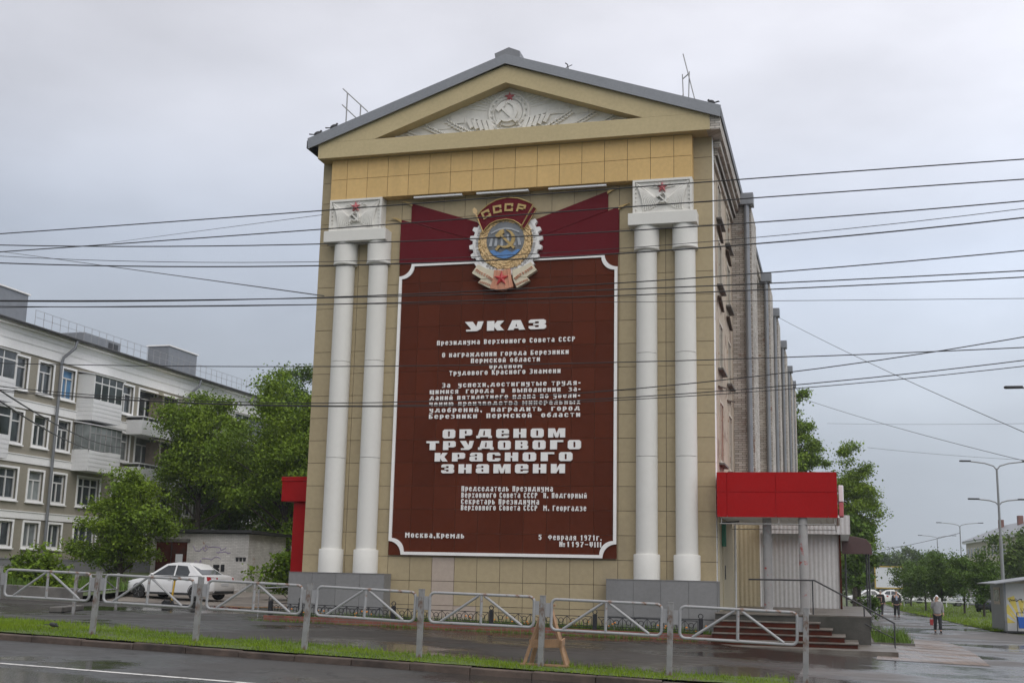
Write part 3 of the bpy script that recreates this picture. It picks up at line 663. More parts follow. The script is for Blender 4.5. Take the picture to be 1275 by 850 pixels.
# columns
for cx in (-5.30, -4.17, 4.355, 5.49):
    c = MB()
    for za, zb_, ra, rb_ in ((2.24,5.0,.312,.311),(5.012,8.0,.311,.308),(8.012,11.18,.308,.302)): c.lathe([(ra, za), (rb_, zb_)], (cx, -.13, 0), 40)
    co = c.build('column', MT['white'], B, merge=False)
    b = MB(); b.lathe([(.375, 1.552), (.375, 2.225), (.36, 2.25), (.308, 2.252)], (cx, -.13, 0), 40); b.build('column_base', MT['white'], co, merge=False)
    b = MB(); b.lathe([(.308, 11.09), (.372, 11.11), (.388, 11.14), (.376, 11.18), (.372, 11.24), (.372, 11.826)], (cx, -.13, 0), 40); b.build('column_capital', MT['white'], co, merge=False)

def hammer_sickle(mb, cx, cz, s, y0, y1):
    arc = [R(a) for a in range(-140, 91, 10)]
    A = [(cx+.02*s+.62*s*math.cos(a), cz+.05*s+.62*s*math.sin(a)) for a in arc]
    Bp = [(cx-.03*s+(.62-.20*math.sin((i/(len(arc)-1))*PI)**.7)*s*math.cos(a)*1.0 + .02*s, cz+.05*s+(.62-.20*math.sin((i/(len(arc)-1))*PI)**.7)*s*math.sin(a)) for i, a in enumerate(arc)]
    mb.band(A, Bp, y0, y1)
    mb.prism([(cx-.72*s, cz-.62*s), (cx-.60*s, cz-.74*s), (cx-.36*s, cz-.46*s), (cx-.47*s, cz-.33*s)], y0, y1)
    d = Vector((1, -1)).normalized(); nrm = Vector((1, 1)).normalized()
    def q(a, b): p = Vector((cx, cz)) + d*a*s + nrm*b*s; return (p.x, p.y)
    mb.prism([q(-.45,-.075), q(.85,-.085), q(.85,.085), q(-.45,.075)], y0-.006, y1)
    mb.prism([q(-.75,-.30), q(-.45,-.30), q(-.42,.26), q(-.62,.40), q(-.75,.22)], y0-.012, y1)
def star(mb, cx, cz, r, y0, y1):
    pts = []
    for i in range(10):
        a = PI/2+i*PI/5; rr = r if i % 2 == 0 else r*.40
        pts.append((cx+rr*math.cos(a), cz+rr*math.sin(a)))
    vs = [(p[0], y1, p[1]) for p in pts] + [(p[0], y0+(y1-y0)*.4, p[1]) for p in pts] + [(cx, y0, cz)]
    fs = [(10+i, 10+(i+1) % 10, 20) for i in range(10)] + [(i, (i+1) % 10, 10+(i+1) % 10, 10+i) for i in range(10)]
    mb.add(vs, fs)
def ear(mb, pts, y, r, n=14, spread=1.0):
    """a wheat ear: paired grains along a curve lying on a wall facing -Y"""
    for i in range(n):
        t = i/(n-1)*(len(pts)-1); k = min(int(t), len(pts)-2); u = t-k
        p = Vector(pts[k])*(1-u)+Vector(pts[k+1])*u; d = (Vector(pts[k+1])-Vector(pts[k])).normalized(); nn = Vector((-d.y, d.x))
        for sg in (-1, 1):
            c = p + nn*sg*r*.75*spread; ax = (d+nn*sg*.45).normalized()
            rot = Matrix(((ax.x, 0, -ax.y), (0, 1, 0), (ax.y, 0, ax.x))).to_3x3()
            mb.ball((c.x, y, c.y), r*1.25, r*.7, r*.55, 6, 4, rot)

# carved blocks over the column pairs, with their abacus slabs
for x0, x1, a0, a1 in ((-5.83, -4.05, -5.93, -3.83), (3.97, 5.74, 3.85, 5.88)):
    ab = MB(); ab.box(a0, a1, -.53, 0.01, 11.828, 12.195)
    ab.build('abacus', MT['white'], B, bevel=.012)
    k = MB(); k.box(x0, x1, -.34, .01, 12.197, 13.262); k.ring([(x0,12.2),(x1,12.2),(x1,13.26),(x0,13.26)], [(x0+.07,12.25),(x1-.07,12.25),(x1-.07,13.19),(x0+.07,13.19)], -.39, -.338)
    cx = (x0+x1)/2; w = (x1-x0)/2-.08; zt = 13.17
    kb = k.build('relief_block', MT['plaster'], B, merge=False)
    d = MB()
    for sg in (-1, 1):
        for i in range(9):
            t = i/8
            p0 = Vector((cx+sg*(w*(.99-.10*t)), zt-.02-.05*t)); p2 = Vector((cx+sg*(w*(.72-.66*t)), 12.30+.20*t*t))
            p1 = Vector((cx+sg*w*(.80-.55*t), zt-.34-.22*t)) + Vector((-sg*.10, -.06))
            pts = []
            for j in range(9):
                u = j/8; q = p0*(1-u)**2+p1*2*u*(1-u)+p2*u*u; pts.append((q.x, -.345-.03*math.sin(u*PI), q.y))
            d.tube(pts, [.012+.034*math.sin((j+1)/10*PI) for j in range(9)], 6)
        d.tube([(cx+sg*w*.97, -.36, zt-.02), (cx+sg*w*.5, -.37, zt-.33), (cx+sg*.12, -.37, zt-.57)], [.03,.035,.03], 6)
        d.tube([(cx+sg*.06, -.36, 12.62), (cx+sg*.26, -.36, 12.42), (cx+sg*.40, -.36, 12.33)], [.03,.022,.012], 6)
        for j in range(6): d.box(cx+sg*(w-.0)-.03, cx+sg*w+.03, -.375, -.339, 12.34+j*.13, 12.40+j*.13)
        for a in (12, 30, 50, 72): d.tube([(cx, -.36, 12.98), (cx+sg*.38*math.cos(R(a)), -.355, 12.98+.20*math.sin(R(a)))], [.035,.012], 5)
    hammer_sickle(d, cx, 12.64, .24, -.47, -.345)
    d.build('drapery_relief', MT['plaster'], kb, merge=False)
    s = MB(); star(s, cx, 12.99, .165, -.47, -.345); s.build('star', MT['pinkstar'], kb)
# ochre frieze
fz = MB(); fz.box(-5.82, 5.72, -.33, .01, 13.27, 14.598); fz.build('frieze_backing', MT['seam'], B)
fz = MB(); tiles(fz, -5.84, 5.74, 13.262, 14.60, -.355, .025, .7, .665, -5.3, 13.27)
for xx in (-5.843, 5.722): fz.box(xx, xx+.021, -.345, -.003, 13.266, 14.598)
fz.box(-5.81, 5.71, -.328, -.005, 13.256, 13.269)
fz.build('frieze', MT['band'], B, merge=False)
# pediment
ped = MB(); ped.box(-6.24, 6.30, -.62, .02, 14.602, 15.13)
ped.build('pediment_beam', MT['pedi'], B, bevel=.008)
sl = .354
rk = MB()
xo = 6.27
outer = [(-xo, 15.132), (0, 17.235), (xo, 15.132)]; inner = [(-4.30, 15.132), (0, 16.655), (4.30, 15.132)]
rk.band(outer, inner, -.62, .02); rk.build('pediment_rake', MT['pedi'], B)
ty = MB(); ty.prism([(-4.6, 15.1), (4.6, 15.1), (0, 16.73)], -.16, -.1); tyo = ty.build('tympanum', MT['plaster'], B)
rl = MB(); Y = -.165
def arc2(cx, cz, rx, rz, a0, a1, n): return [(cx+rx*math.cos(R(a0+(a1-a0)*i/n)), Y, cz+rz*math.sin(R(a0+(a1-a0)*i/n))) for i in range(n+1)]
rl.tube(arc2(0, 15.83, .64, .64, -60, 240, 36), .055, 6)
rl.tube(arc2(0, 15.83, .50, .50, -60, 240, 36), .045, 6)
for a in range(-50, 231, 20):
    ca, sa = math.cos(R(a)), math.sin(R(a)); rl.tube([(.53*ca, Y, 15.83+.53*sa), (.66*ca, Y-.02, 15.83+.66*sa)], [.05,.03], 6)
rl.lathe([(.45, -.20), (.43, -.225), (.2, -.27), (.001, -.28)], (0, 0, 15.80), 24, axis='y')
for a in range(20, 170, 15): rl.tube([(.1*math.cos(R(a)), -.25, 15.95+.1*math.sin(R(a))), (.36*math.cos(R(a)), -.22, 15.88+.36*math.sin(R(a)))], [.012,.025], 5)
hammer_sickle(rl, -.02, 15.78, .52, -.31, -.24)
for sg in (-1, 1):
    # ribbon folds under the emblem
    for i in range(5):
        x = sg*(.50+.17*i); rl.bar((x, Y-.04, 15.20+.05*i), (x+sg*.13, Y-.04, 15.60+.02*i), .10, .12)
    rl.bar((sg*.46, Y-.03, 15.30), (sg*1.28, Y-.03, 15.52), .05, .09); rl.bar((sg*.5, Y-.03, 15.58), (sg*1.2, Y-.03, 15.74), .04, .05)
    # wheat ears
    for (x, z, L, a) in ((1.15, 15.20, .95, 24), (1.95, 15.18, .85, 22), (2.75, 15.17, .60, 18), (3.4, 15.16, .36, 14)):
        e = [(sg*(x+L*t*math.cos(R(a))), z+L*t*math.sin(R(a))*(1+.25*t)) for t in (0,.33,.66,1)]
        ear(rl, e, Y-.03, .066*(1-.1*x/3), 10)
        for k in range(4):
            t = k/3; rl.tube([(sg*(x+L*.9*math.cos(R(a))), Y, z+L*.9*math.sin(R(a))), (sg*(x+L*(1.2+.25*t)*math.cos(R(a-6+9*t))), Y, z+L*(1.15+.2*t)*math.sin(R(a-4+8*t)))], [.014,.004], 4)
        rl.tube([(sg*(x-.6), Y, 15.15), (sg*(x-.2), Y-.01, z+.02), (sg*x, Y, z)], [.01,.018,.02], 5)
    # rays behind
    for i in range(9):
        a = R(10+i*6.5); r1 = min(2.7, .98*(16.655-15.83+.06)/(math.sin(a)+.354*math.cos(a)))
        if r1 > .8: rl.tube([(sg*.72*math.cos(a), Y+.01, 15.83+.72*math.sin(a)), (sg*r1*math.cos(a), Y+.01, 15.83+r1*math.sin(a))], [.018,.045], 4)
# small carved buildings
rl.box(1.25, 1.95, -.20, -.15, 15.66, 15.98)
for i in range(5):
    for j in range(3): rl.box(1.30+i*.13, 1.37+i*.13, -.215, -.199, 15.70+j*.10, 15.76+j*.10)
rl.box(1.95, 2.55, -.185, -.15, 15.62, 15.80); rl.box(-2.5, -1.9, -.185, -.15, 15.45, 15.72); rl.box(-1.9, -1.45, -.20, -.15, 15.60, 15.90)
for i in range(6): rl.box(-3.0+i*.10, -2.96+i*.10, -.18, -.15, 15.14, 15.36-.012*i)
rl.build('state_emblem_relief', MT['plaster'], tyo, merge=False)
s = MB(); star(s, .03, 16.34, .17, -.28, -.165); s.build('star', MT['pinkstar'], tyo)
# roof
rf = MB()
for sg in (-1, 1):
    x1 = sg*6.57; zt0, zt1 = 15.27, 17.54
    rf.add([(0,-.69,zt1),(x1,-.69,zt0),(x1,51.6,zt0),(0,51.6,zt1),(0,-.69,zt1-.06),(x1,-.69,zt0-.06),(x1,51.6,zt0-.06),(0,51.6,zt1-.06)],
           [(0,1,2,3),(7,6,5,4),(0,4,5,1),(1,5,6,2),(2,6,7,3),(3,7,4,0)])
    y = .2
    while y < 51:
        rf.bar((sg*.05, y, zt1+.005), (x1*.995, y, zt0+.02), .03, .04); y += .9
ro = rf.build('roof', MT['roofmetal'], B, merge=False)
fs_ = MB(); fs_.band([(-6.58,15.285),(0,17.555),(6.64,15.285)], [(-6.55,14.93),(0,17.24),(6.62,14.93)], -.74, -.693); fs_.build('gable_fascia', MT['fascia'], ro)
rc = MB(); rc.prism([(-.32,17.4),(.46,17.4),(.46,17.62),(.10,17.78),(-.36,17.61)], -.70, 51); rc.build('ridge_cap', MT['roofmetal'], ro)
ev = MB()
ev.box(6.26, 6.34, .45, 51, 13.95, 14.15); ev.box(6.26, 6.42, .45, 51, 14.17, 14.36); ev.box(6.26, 6.52, .3, 51, 14.38, 14.58); ev.box(6.2, 6.60, -.6, 51, 14.60, 15.05)
ev.build('eave_cornice', MT['brick'], B, merge=False)
gt = MB(); gt.box(6.575, 6.64, -.65, 51.3, 14.98, 15.24); gt.box(-6.64, -6.575, -.65, 51.3, 14.98, 15.24); gt.build('gutter', MT['dark'], ro)
# projecting brick bays with rainwater pipes on the side wall
for y0, y1 in ((7.0, 9.6), (18.4, 21), (25.7, 28.2), (34.2, 36.8), (42.6, 45.2), (48.6, 51.05)):
    b = MB(); b.box(6.255, 6.95, y0, y1, -.6, 14.55); bo = b.build('brick_bay', MT['brick'], B)
    c = MB(); c.box(6.50, 7.05, y0-.30, y0+.22, 14.56, 14.98); c.build('rainwater_head', MT['pipe'], bo, bevel=.01)
    zl = 4.55 if y0 < 8 else .9
    p = MB(); p.tube([(6.80, y0-.16, 14.56), (6.80, y0-.16, 13.9), (6.80, y0-.16, zl)], .095, 14)
    for z in (4.7, 6.7, 8.8, 10.9, 13.0): p.tube([(6.80, y0-.16, z), (6.80, y0-.16, z+.05)], .108, 14); p.box(6.76, 6.84, y0-.1, y0+.01, z, z+.04)
    p.build('drainpipe', MT['pipe'], bo, merge=False)
# side wall windows, ledges and scars
rnd = random.Random(5)
for yy in (1.55, 4.5, 11.2, 14.6, 22.2, 29.4, 31.4, 38.2, 40.3, 46.0):
    for fl, zb in enumerate((5.0, 7.85, 10.45, 12.55)):
        w, h = 1.25, (1.9 if fl == 0 else 1.5) if fl < 3 else 1.25
        bad = (fl == 0 and yy < 3)
        f = MB(); f.ring([(yy,zb),(yy+w,zb),(yy+w,zb+h),(yy,zb+h)], [(yy+.09,zb+.09),(yy+w-.09,zb+.09),(yy+w-.09,zb+h-.09),(yy+.09,zb+h-.09)], 6.20, 6.30, 'yz')
        f.box(6.22, 6.285, yy+w/2-.03, yy+w/2+.03, zb+.09, zb+h-.09)
        fo = f.build('window', MT['oldsash'], B)
        p = MB(); p.box(6.262, 6.268, yy+.08, yy+w-.08, zb+.08, zb+h-.08); p.build('pane', MT['rust'] if bad else MT['pane'], fo)
        l = MB(); l.box(6.25, 6.42, yy-.12, yy+w+.12, zb-.08, zb-.02); l.build('sill', MT['conc'], fo)
    if yy in (1.55, 4.5):
        for z in (7.35, 9.95, 12.2):
            l = MB(); l.obox((6.31, yy+.62, z), (.11, 1.6, .04), Matrix.Rotation(R(20), 3, 'Y') @ Matrix.Rotation(R(7 if z < 9 else -5), 3, 'X')); l.build('rusty_ledge', MT['ledge'], B)

# ---------------------------------------------------------------- the decree panel: a sign of its own
P = thing('decree_panel', 'huge dark red panel with a white Cyrillic decree between the columns', 'sign', (0, 0, 0))
bd = MB(); bd.box(-3.47, 3.47, -.045, -.004, 2.12, 11.09); bd.build('panel_backing', MT['seam'], P)
bd = MB(); tiles(bd, -3.48, 3.48, 2.10, 11.10, -.062, .016, .7, .7, 0, Z0 % .7, .0045); bd.build('panel_tiles', MT['brown'], P, merge=False)
# white frame with scooped corners
def scoop(x0, x1, z0, z1, r):
    o = []
    for (cx, cz, a0) in ((x0,z0,90),(x1,z0,180),(x1,z1,270),(x0,z1,0)):
        for i in range(13):
            a = R(a0-90*i/12); o.append((cx+r*math.cos(a), cz+r*math.sin(a)))
    return o
fr = MB(); fr.ring(scoop(-3.47,3.47,2.12,11.10,.40), scoop(-3.38,3.38,2.21,11.01,.40), -.11, -.06); fr.build('panel_frame', MT['letter'], P)
for t, mb in LINES: mb.build('decree_lettering', MT['letter'], P, merge=False)
# banners either side of the order
for sg in (-1, 1):
    f = MB(); q = lambda pts: [(sg*x, z) for x, z in pts]
    f.prism(q([(.6,11.11),(3.50,11.11),(3.50,12.57),(.6,11.60)]), -.075, -.005)
    fo = f.build('banner', MT['crimson'], P)
    f = MB(); f.prism(q([(.6,11.62),(3.16,12.478),(3.16,13.09),(.6,12.22)]), -.055, -.004); f.build('rear_banner', MT['crimson'], fo)
    for (x, z) in ((3.16, 13.09), (3.50, 12.57)):
        f = MB(); f.prism(q([(x-.02,z-.10),(x+.16,z+.01),(x+.34,z+.09),(x+.15,z+.06),(x-.02,z+.0)]), -.085, -.03); f.build('pole_tip', MT['gold'], fo)

# ---------------------------------------------------------------- the order above it
E_ = thing('order_emblem', 'giant painted order badge with cogwheel, wheat, hammer and sickle above the decree', 'emblem', (0, 0, 0))
ez = 11.60
def pz(px, py, dx=0): return ((px-370)*.00434+dx, 13.02-(py-105)*.00424)
g = MB(); out, inn = [], []
nt_ = 24
for i in range(nt_*8):
    a = 2*PI*i/(nt_*8); t = i % 8
    r = 1.165 if t in (1,2,3,4) else 1.055
    out.append((r*math.cos(a), ez+r*math.sin(a)*1.0)); inn.append((.70*math.cos(a), ez+.70*math.sin(a)))
g.ring(out, inn, -.20, -.06)
g.ring([(1.02*math.cos(a), ez+1.02*math.sin(a)) for a in [2*PI*i/96 for i in range(96)]], [(.99*math.cos(a), ez+.99*math.sin(a)) for a in [2*PI*i/96 for i in range(96)]], -.215, -.199)
g.build('cogwheel', MT['gear'], E_)
txt = 'ПРОЛЕТАРИИ ВСЕХ СТРАН СОЕДИНЯЙТЕСЬ'
lt = MB()
for i, ch in enumerate(txt):
    if ch == ' ': continue
    a = R(158+(382-158)*i/(len(txt)-1)); er = Vector((math.cos(a), math.sin(a))); tg = Vector((-er.y, er.x))
    rc, w_ = small_rects(ch)
    for c0, c1, d0, d1 in rc:
        q = []
        for u, v in ((c0,d0),(c1,d0),(c1,d1),(c0,d1)):
            p = er*(.885-(v/7-.5)*.135) + tg*((u/w_-.5)*.085); q.append((p.x, ez+p.y))
        lt.prism(q, -.214, -.201)
lt.build('motto_lettering', simple('grey motto letters', (.34,.33,.325), .5, .05, 3), E_, merge=False)
w = MB(); rnd = random.Random(9)
for i in range(300):
    a = rnd.uniform(0, 2*PI); r = .745+rnd.uniform(-.115, .115)
    sp = rnd.uniform(-.5, .5)+(.4 if math.cos(a) > 0 else -.4); ax = Vector((-math.sin(a+sp), math.cos(a+sp)))
    rot = Matrix(((ax.x, 0, -ax.y), (0, 1, 0), (ax.y, 0, ax.x))).to_3x3()
    w.ball((r*math.cos(a), -.215-rnd.uniform(0,.02), ez+.02+r*math.sin(a)), .062, .022, .024, 6, 4, rot)
w.ring([(.87*math.cos(a), ez+.02+.87*math.sin(a)) for a in [2*PI*i/64 for i in range(64)]], [(.55*math.cos(a), ez+.02+.55*math.sin(a)) for a in [2*PI*i/64 for i in range(64)]], -.214, -.19)
w.build('wheat_wreath', MT['palegold'], E_, merge=False)
gl = MB(); gl.lathe([(.61, -.20), (.60, -.225), (.45, -.245), (.2, -.255), (.001, -.257)], (0, 0, ez+.07), 48, axis='y'); glo = gl.build('globe', MT['globe'], E_)
d = MB()
for sg in (-1, 1):
    for k in (.10, .30, .47):
        h = .28-.10*k
        d.prism([(sg*k-.045, ez-.12), (sg*k+.045, ez-.12), (sg*k*.88+.03, ez+.26-k*.2), (sg*k*.88-.03, ez+.26-k*.2)], -.268, -.24)
d.band([(-.45,ez+.32),(-.2,ez+.43),(0,ez+.46),(.2,ez+.43),(.45,ez+.32)], [(-.45,ez+.27),(-.2,ez+.38),(0,ez+.41),(.2,ez+.38),(.45,ez+.27)], -.268, -.235)
d.build('dam_relief', MT['dam'], glo)
wa = MB(); ring_ = [(.585*math.cos(R(a)), ez+.07+.585*math.sin(R(a))) for a in range(200, 341, 7)]
wa.prism([p for p in ring_ if p[1] < ez-.24] + [(.40, ez-.25), (.22, ez-.34), (.05, ez-.24), (-.15, ez-.34), (-.36, ez-.24)], -.262, -.22); wa.build('blue_water', MT['water'], glo)
hs = MB(); hammer_sickle(hs, .03, ez+.06, .46, -.31, -.25); hs.build('hammer_and_sickle', MT['gold'], E_)
# banner with CCCP
top = [pz(158,235), pz(195,190), pz(240,153), pz(300,122), pz(380,107), pz(460,118), pz(520,143), pz(572,172)]
bot = [pz(208,362), pz(228,330), pz(258,300), pz(305,279), pz(375,270), pz(430,283), pz(465,305), pz(492,328)]
bn = MB(); bn.band(top, bot, -.285, -.23)
bn.prism([pz(575,188), pz(598,207), pz(512,352), pz(478,326), pz(505,310)], -.275, -.225)
bno = bn.build('red_banner', MT['crimson'], E_)
tr = MB()
def line(pts, r=.018): tr.tube([(p[0], -.288, p[1]) for p in pts], r, 6)
line(top + [pz(492,328)]); line(bot); line([top[0], bot[0]]); line([pz(575,188), pz(598,207), pz(512,352), pz(478,326)], .014)
tr.build('gold_trim', MT['gold'], bno, merge=False)
cc = MB()
for ch, (px, py), rt in zip('СССР', ((228,226),(310,193),(395,184),(486,196)), (24, 7, -2, -15)):
    # blocky letters built from bars
    c0 = pz(px, py); a = R(rt); hw, hh, t = .135, .125, .062
    def L(x, z): return (c0[0]+x*math.cos(a)-z*math.sin(a), c0[1]+x*math.sin(a)+z*math.cos(a))
    def rect(xa, xb, za, zb): cc.prism([L(xa,za),L(xb,za),L(xb,zb),L(xa,zb)], -.312, -.284)
    rect(-hw, -hw+t, -hh, hh)
    if ch == 'С':
        rect(-hw+t, hw, hh-t, hh); rect(-hw+t, hw, -hh, -hh+t); rect(hw-t, hw, hh-t-.045, hh-t); rect(hw-t, hw, -hh+t, -hh+t+.04)
    else:
        rect(-hw+t, hw, hh-t, hh); rect(hw-t, hw, -.0, hh-t); rect(-hw+t, hw-t, -.04, .02)
cc.build('banner_lettering', MT['gold'], bno, merge=False)
po = MB(); a, b = pz(212,366), pz(150,222); po.tube([(a[0],-.24,a[1]),(b[0],-.24,b[1])], .03, 8)
po.prism([pz(150,222), pz(128,205), pz(122,180), pz(136,166), pz(152,182), pz(160,205)], -.26, -.22); po.build('banner_pole', MT['palegold'], E_)
# ribbons at the foot
for sg in (-1, 1):
    rb = MB()
    q = lambda pts: [(pz(px, py) if sg < 0 else (-pz(px, py)[0]-.03, pz(px, py)[1])) for px, py in pts]
    rb.prism(q([(130,660),(172,598),(235,630),(305,650),(300,720),(272,700),(205,708)]), -.25, -.10)
    rb.prism(q([(178,732),(205,700),(272,702),(300,720),(272,782)]), -.235, -.09)
    rbo = rb.build('ribbon', MT['ribbon'], E_)
    e = MB(); ear(e, q([(165,640),(200,665),(250,690),(280,715)]), -.262, .03, 9); ear(e, q([(195,728),(235,742),(272,760)]), -.247, .024, 7); e.build('wheat_relief', MT['copper'], rbo, merge=False)
kn = MB(); kn.prism([pz(296,645), pz(355,652), pz(412,642), pz(418,690), pz(436,775), pz(352,800), pz(268,780), pz(292,700)], -.27, -.08)
for px in (318, 340, 372, 395): 
    a, b = pz(px, 655), pz(px+(px-355)*.5, 782); kn.tube([(a[0],-.272,a[1]),(b[0],-.272,b[1])], .018, 6)
kn.build('ribbon_knot', MT['copper'], E_, merge=False)
st = MB(); star(st, pz(352,712)[0], pz(352,712)[1], .235, -.34, -.26); st.build('red_star', MT['star'], E_)

# strip lights under the frieze
for i, (x0, x1, lab) in enumerate(((-3.02,-1.42,'white strip light under the ochre frieze above the banner on the yard side'), (-.95,.72,'white strip light under the ochre frieze directly above the order badge'), (1.35,3.15,'white strip light under the ochre frieze close to the column pair by the street side'))):
    t = thing('strip_light', lab, 'lamp', ((x0+x1)/2, -.24, 13.20), group='strip lights under the frieze')
    h = (x1-x0)/2
    b = MB(); b.box(-h, h, -.075, .04, -.025, .03); b.build('housing', MT['tube'], t, bevel=.008)
    for s in (-1, 1):
        b = MB(); b.box(s*h*.7-.02, s*h*.7+.02, -.02, .02, .028, .062); b.build('bracket', MT['dark'], t)

# antennas and guard rails on the roof edge
t = thing('roof_rail', 'broken metal guard rail leaning over the roof slope with open sky behind', 'railing', (-5.3, -.1, 15.6))
for nm, a, b in (('rail_post',(-.25,0,-.1),(-.25,0,1.42)),('rail_post',(.24,0,.05),(.24,0,.97)),('top_rail',(-.42,0,1.58),(.50,0,.70)),('middle_rail',(-.42,0,1.02),(.12,0,.50))):
    b_ = MB(); b_.tube([a, b], .022, 6); b_.build(nm, MT['steel'], t)
t = thing('roof_antenna', 'tilted thin metal aerial frame standing near the corner of the roof by the street', 'antenna', (5.6, -.1, 15.55))
for nm, a, b in (('mast',(.24,0,.1),(-.13,-.05,1.72)),('upright',(-.13,0,.15),(-.16,0,1.08)),('upright',(.02,0,.15),(.05,0,1.15)),('cross_bar',(-.16,0,.92),(.05,0,1.10)),('strut',(-.34,0,.18),(-.13,0,.42))):
    b_ = MB(); b_.tube([a, b], .018, 6); b_.build(nm, MT['steel'], t)
t = thing('aerial_stub', 'short bent aerial stub on the gable slope nearer the ridge', 'antenna', (1.95, -.3, 16.9))
b_ = MB(); b_.tube([(0,0,0),(-.05,0,.3),(-.12,0,.36)], .02, 6); b_.build('mast', MT['dark'], t); b_ = MB(); b_.tube([(-.1,0,.2),(.1,0,.28)], .012, 6); b_.build('cross_bar', MT['dark'], t)
# pigeons
def pigeon(loc, rz, label, s=1.0, peck=False, group='pigeons on the roof'):
    t = thing('pigeon', label, 'bird', loc, rz, group); t.scale = (s,)*3
    b = MB(); rot = Matrix.Rotation(R(-25 if not peck else 12), 3, 'Y')
    b.ball((0,0,.11), .13, .065, .07, 10, 7, rot); b.ball((.105 if not peck else .13, 0, .20 if not peck else .07), .036, .032, .036, 8, 6); b.tube([(.06,0,.14),(.10 if not peck else .12,0,.19 if not peck else .08)], [.05,.032], 8)
    b.prism([(-.10,.02),(-.10,-.02),(-.27,-.035),(-.27,.035)], .055 if not peck else .10, .075 if not peck else .12, 'xy')
    b.tube([(.135 if not peck else .155,0,.195 if not peck else .06),(.165,0,.188 if not peck else .03)], [.009,.003], 5)
    b.build('plumage', MT['pigeon'], t, merge=False)
    for s_ in (-1,1):
        l = MB(); l.tube([(0,.025*s_,.07),(.0,.025*s_,0),(.03,.025*s_,0)], .006, 5); l.build('leg', MT['copper'], t)
pigeon((6.35, -.55, 15.36), 2.6, 'dark pigeon sitting on the street end of the roof gable')
pigeon((-6.3, -.6, 15.37), .4, 'dark pigeon perched on the yard end of the roof gable')
pigeon((-5.75, -.6, 15.56), .2, 'dark pigeon a little up the slope from the yard end of the gable')
pigeon((-4.87, -13.95, gz(-4.87,-13.95)+.05), 0.3, 'black bird pecking in the grass strip beside the road', .62, True, None)

# ---------------------------------------------------------------- porch on the street side
def corrugated(mb, x0, x1, z0, z1, y, pitch=.14, depth=.010, axis='x'):
    n = int((x1-x0)/pitch*4); prof = [0, 0, 1, 1]
    vs, fs = [], []
    for i in range(n+1):
        u = x0+(x1-x0)*i/n; d = y-depth*prof[i % 4]
        for z in (z0, z1): vs.append((u, d, z) if axis == 'x' else (-d, u, z))
    for i in range(n): fs.append((2*i, 2*i+2, 2*i+3, 2*i+1))
    mb.add(vs, fs)
A = thing('shop_annex', 'low shop extension of white and cream corrugated sheet behind the red porch', 'building', (0,0,0))
b = MB(); b.box(6.4, 9.58, 7.03, 30, -.7, 3.62); b.build('wall', MT['corr'], A)
b = MB(); corrugated(b, 7.06, 9.62, .74, 3.12, 7.0); b.build('white_cladding', MT['corr'], A, merge=False)
b = MB(); corrugated(b, 6.33, 7.04, .74, 3.62, 6.98); b.build('cream_cladding', MT['cream'], A, merge=False)
b = MB(); b.box(7.04, 7.08, 6.955, 7.0, .74, 3.7); b.build('corner_strip', MT['trimwhite'], A)
b = MB(); b.box(7.1, 9.95, 6.6, 30.2, 3.14, 3.70); corrugated(b, 7.1, 9.97, 3.12, 3.74, 6.57); b.build('roof_fascia', MT['corr'], A, merge=False)
b = MB(); b.box(9.60, 9.66, 6.93, 7.0, .70, 3.12); b.build('corner_trim', MT['riser'], A)
b = MB(); b.box(6.305, 6.35, .3, 6.95, .72, 3.62); co_ = b.build('side_lining', MT['cream'], A)
b = MB(); b.box(6.352, 6.375, 1.2, 2.4, .74, 2.85); dr = b.build('door', MT['cream'], A)
b = MB(); b.tube([(6.42,1.3,1.6),(6.42,1.3,2.0)], .015, 8); b.build('handle', MT['dark'], dr)
b = MB(); b.tube([(6.43, 4.6, .74), (6.43, 4.6, 3.3)], .04, 10); b.build('drainpipe', MT['trimwhite'], A)
t = thing('shop_sign', 'green box sign seen edge-on beneath the red canopy', 'sign', (6.36, 1.0, 2.85))
b = MB(); b.box(0, .12, -.06, .06, -.32, .32); b.build('sign_box', MT['green'], t, bevel=.01)
b = MB(); b.box(.02, .10, .058, .07, -.28, .28); b.build('sign_face', MT['paper'], t)
b = MB(); b.bar((.0,0,.36), (.5,0,.40), .04); b.build('bracket', MT['dark'], t)
# red canopy
K = thing('porch_canopy', 'red panelled canopy over the steps with two scraped columns', 'canopy', (0,0,0))
b = MB()
for x0, x1 in ((6.385,6.66),(6.66,7.98),(7.98,9.36),(9.36,9.60)):
    for z0, z1 in ((3.29,3.98),(3.98,4.53)): b.box(x0+.006, x1-.006, -.62, -.60, z0+.006, z1-.006)
for y0, y1 in ((-.6,1.2),(1.2,3.0),(3.0,4.6)):
    for z0, z1 in ((3.29,3.98),(3.98,4.53)): b.box(9.585, 9.604, y0+.006, y1-.006, z0+.006, z1-.006)
b.build('canopy_panels', MT['red'], K, merge=False)
b = MB(); b.box(6.38, 9.583, -.598, 4.6, 3.34, 4.52); b.build('canopy_body', MT['redpost'], K)
b = MB()
x = 6.42
while x < 9.5: b.box(x, x+.17, -.55, 4.5, 3.305, 3.335); x += .18
b.build('soffit', MT['trimwhite'], K, merge=False)
b = MB(); b.bar((6.45,-.56,3.12),(9.55,-.56,3.12), .022); b.bar((9.54,-.56,3.12),(9.54,4.4,3.12), .022); b.bar((6.45,3.2,3.12),(9.54,3.2,3.12), .022)
for x in (6.5, 8.05, 9.53): b.bar((x,-.56,3.12),(x,-.56,3.34), .02)
b.build('soffit_frame', MT['porchcol'], K, merge=False)
for x, y in ((7.69, -.05), (8.68, -.65+.05)):
    b = MB(); b.lathe([(.17,.737),(.17,.765),(.122,.775),(.122,3.34)], (x,y+.15,0), 20); c = b.build('column', MT['porchcol'], K, merge=False)
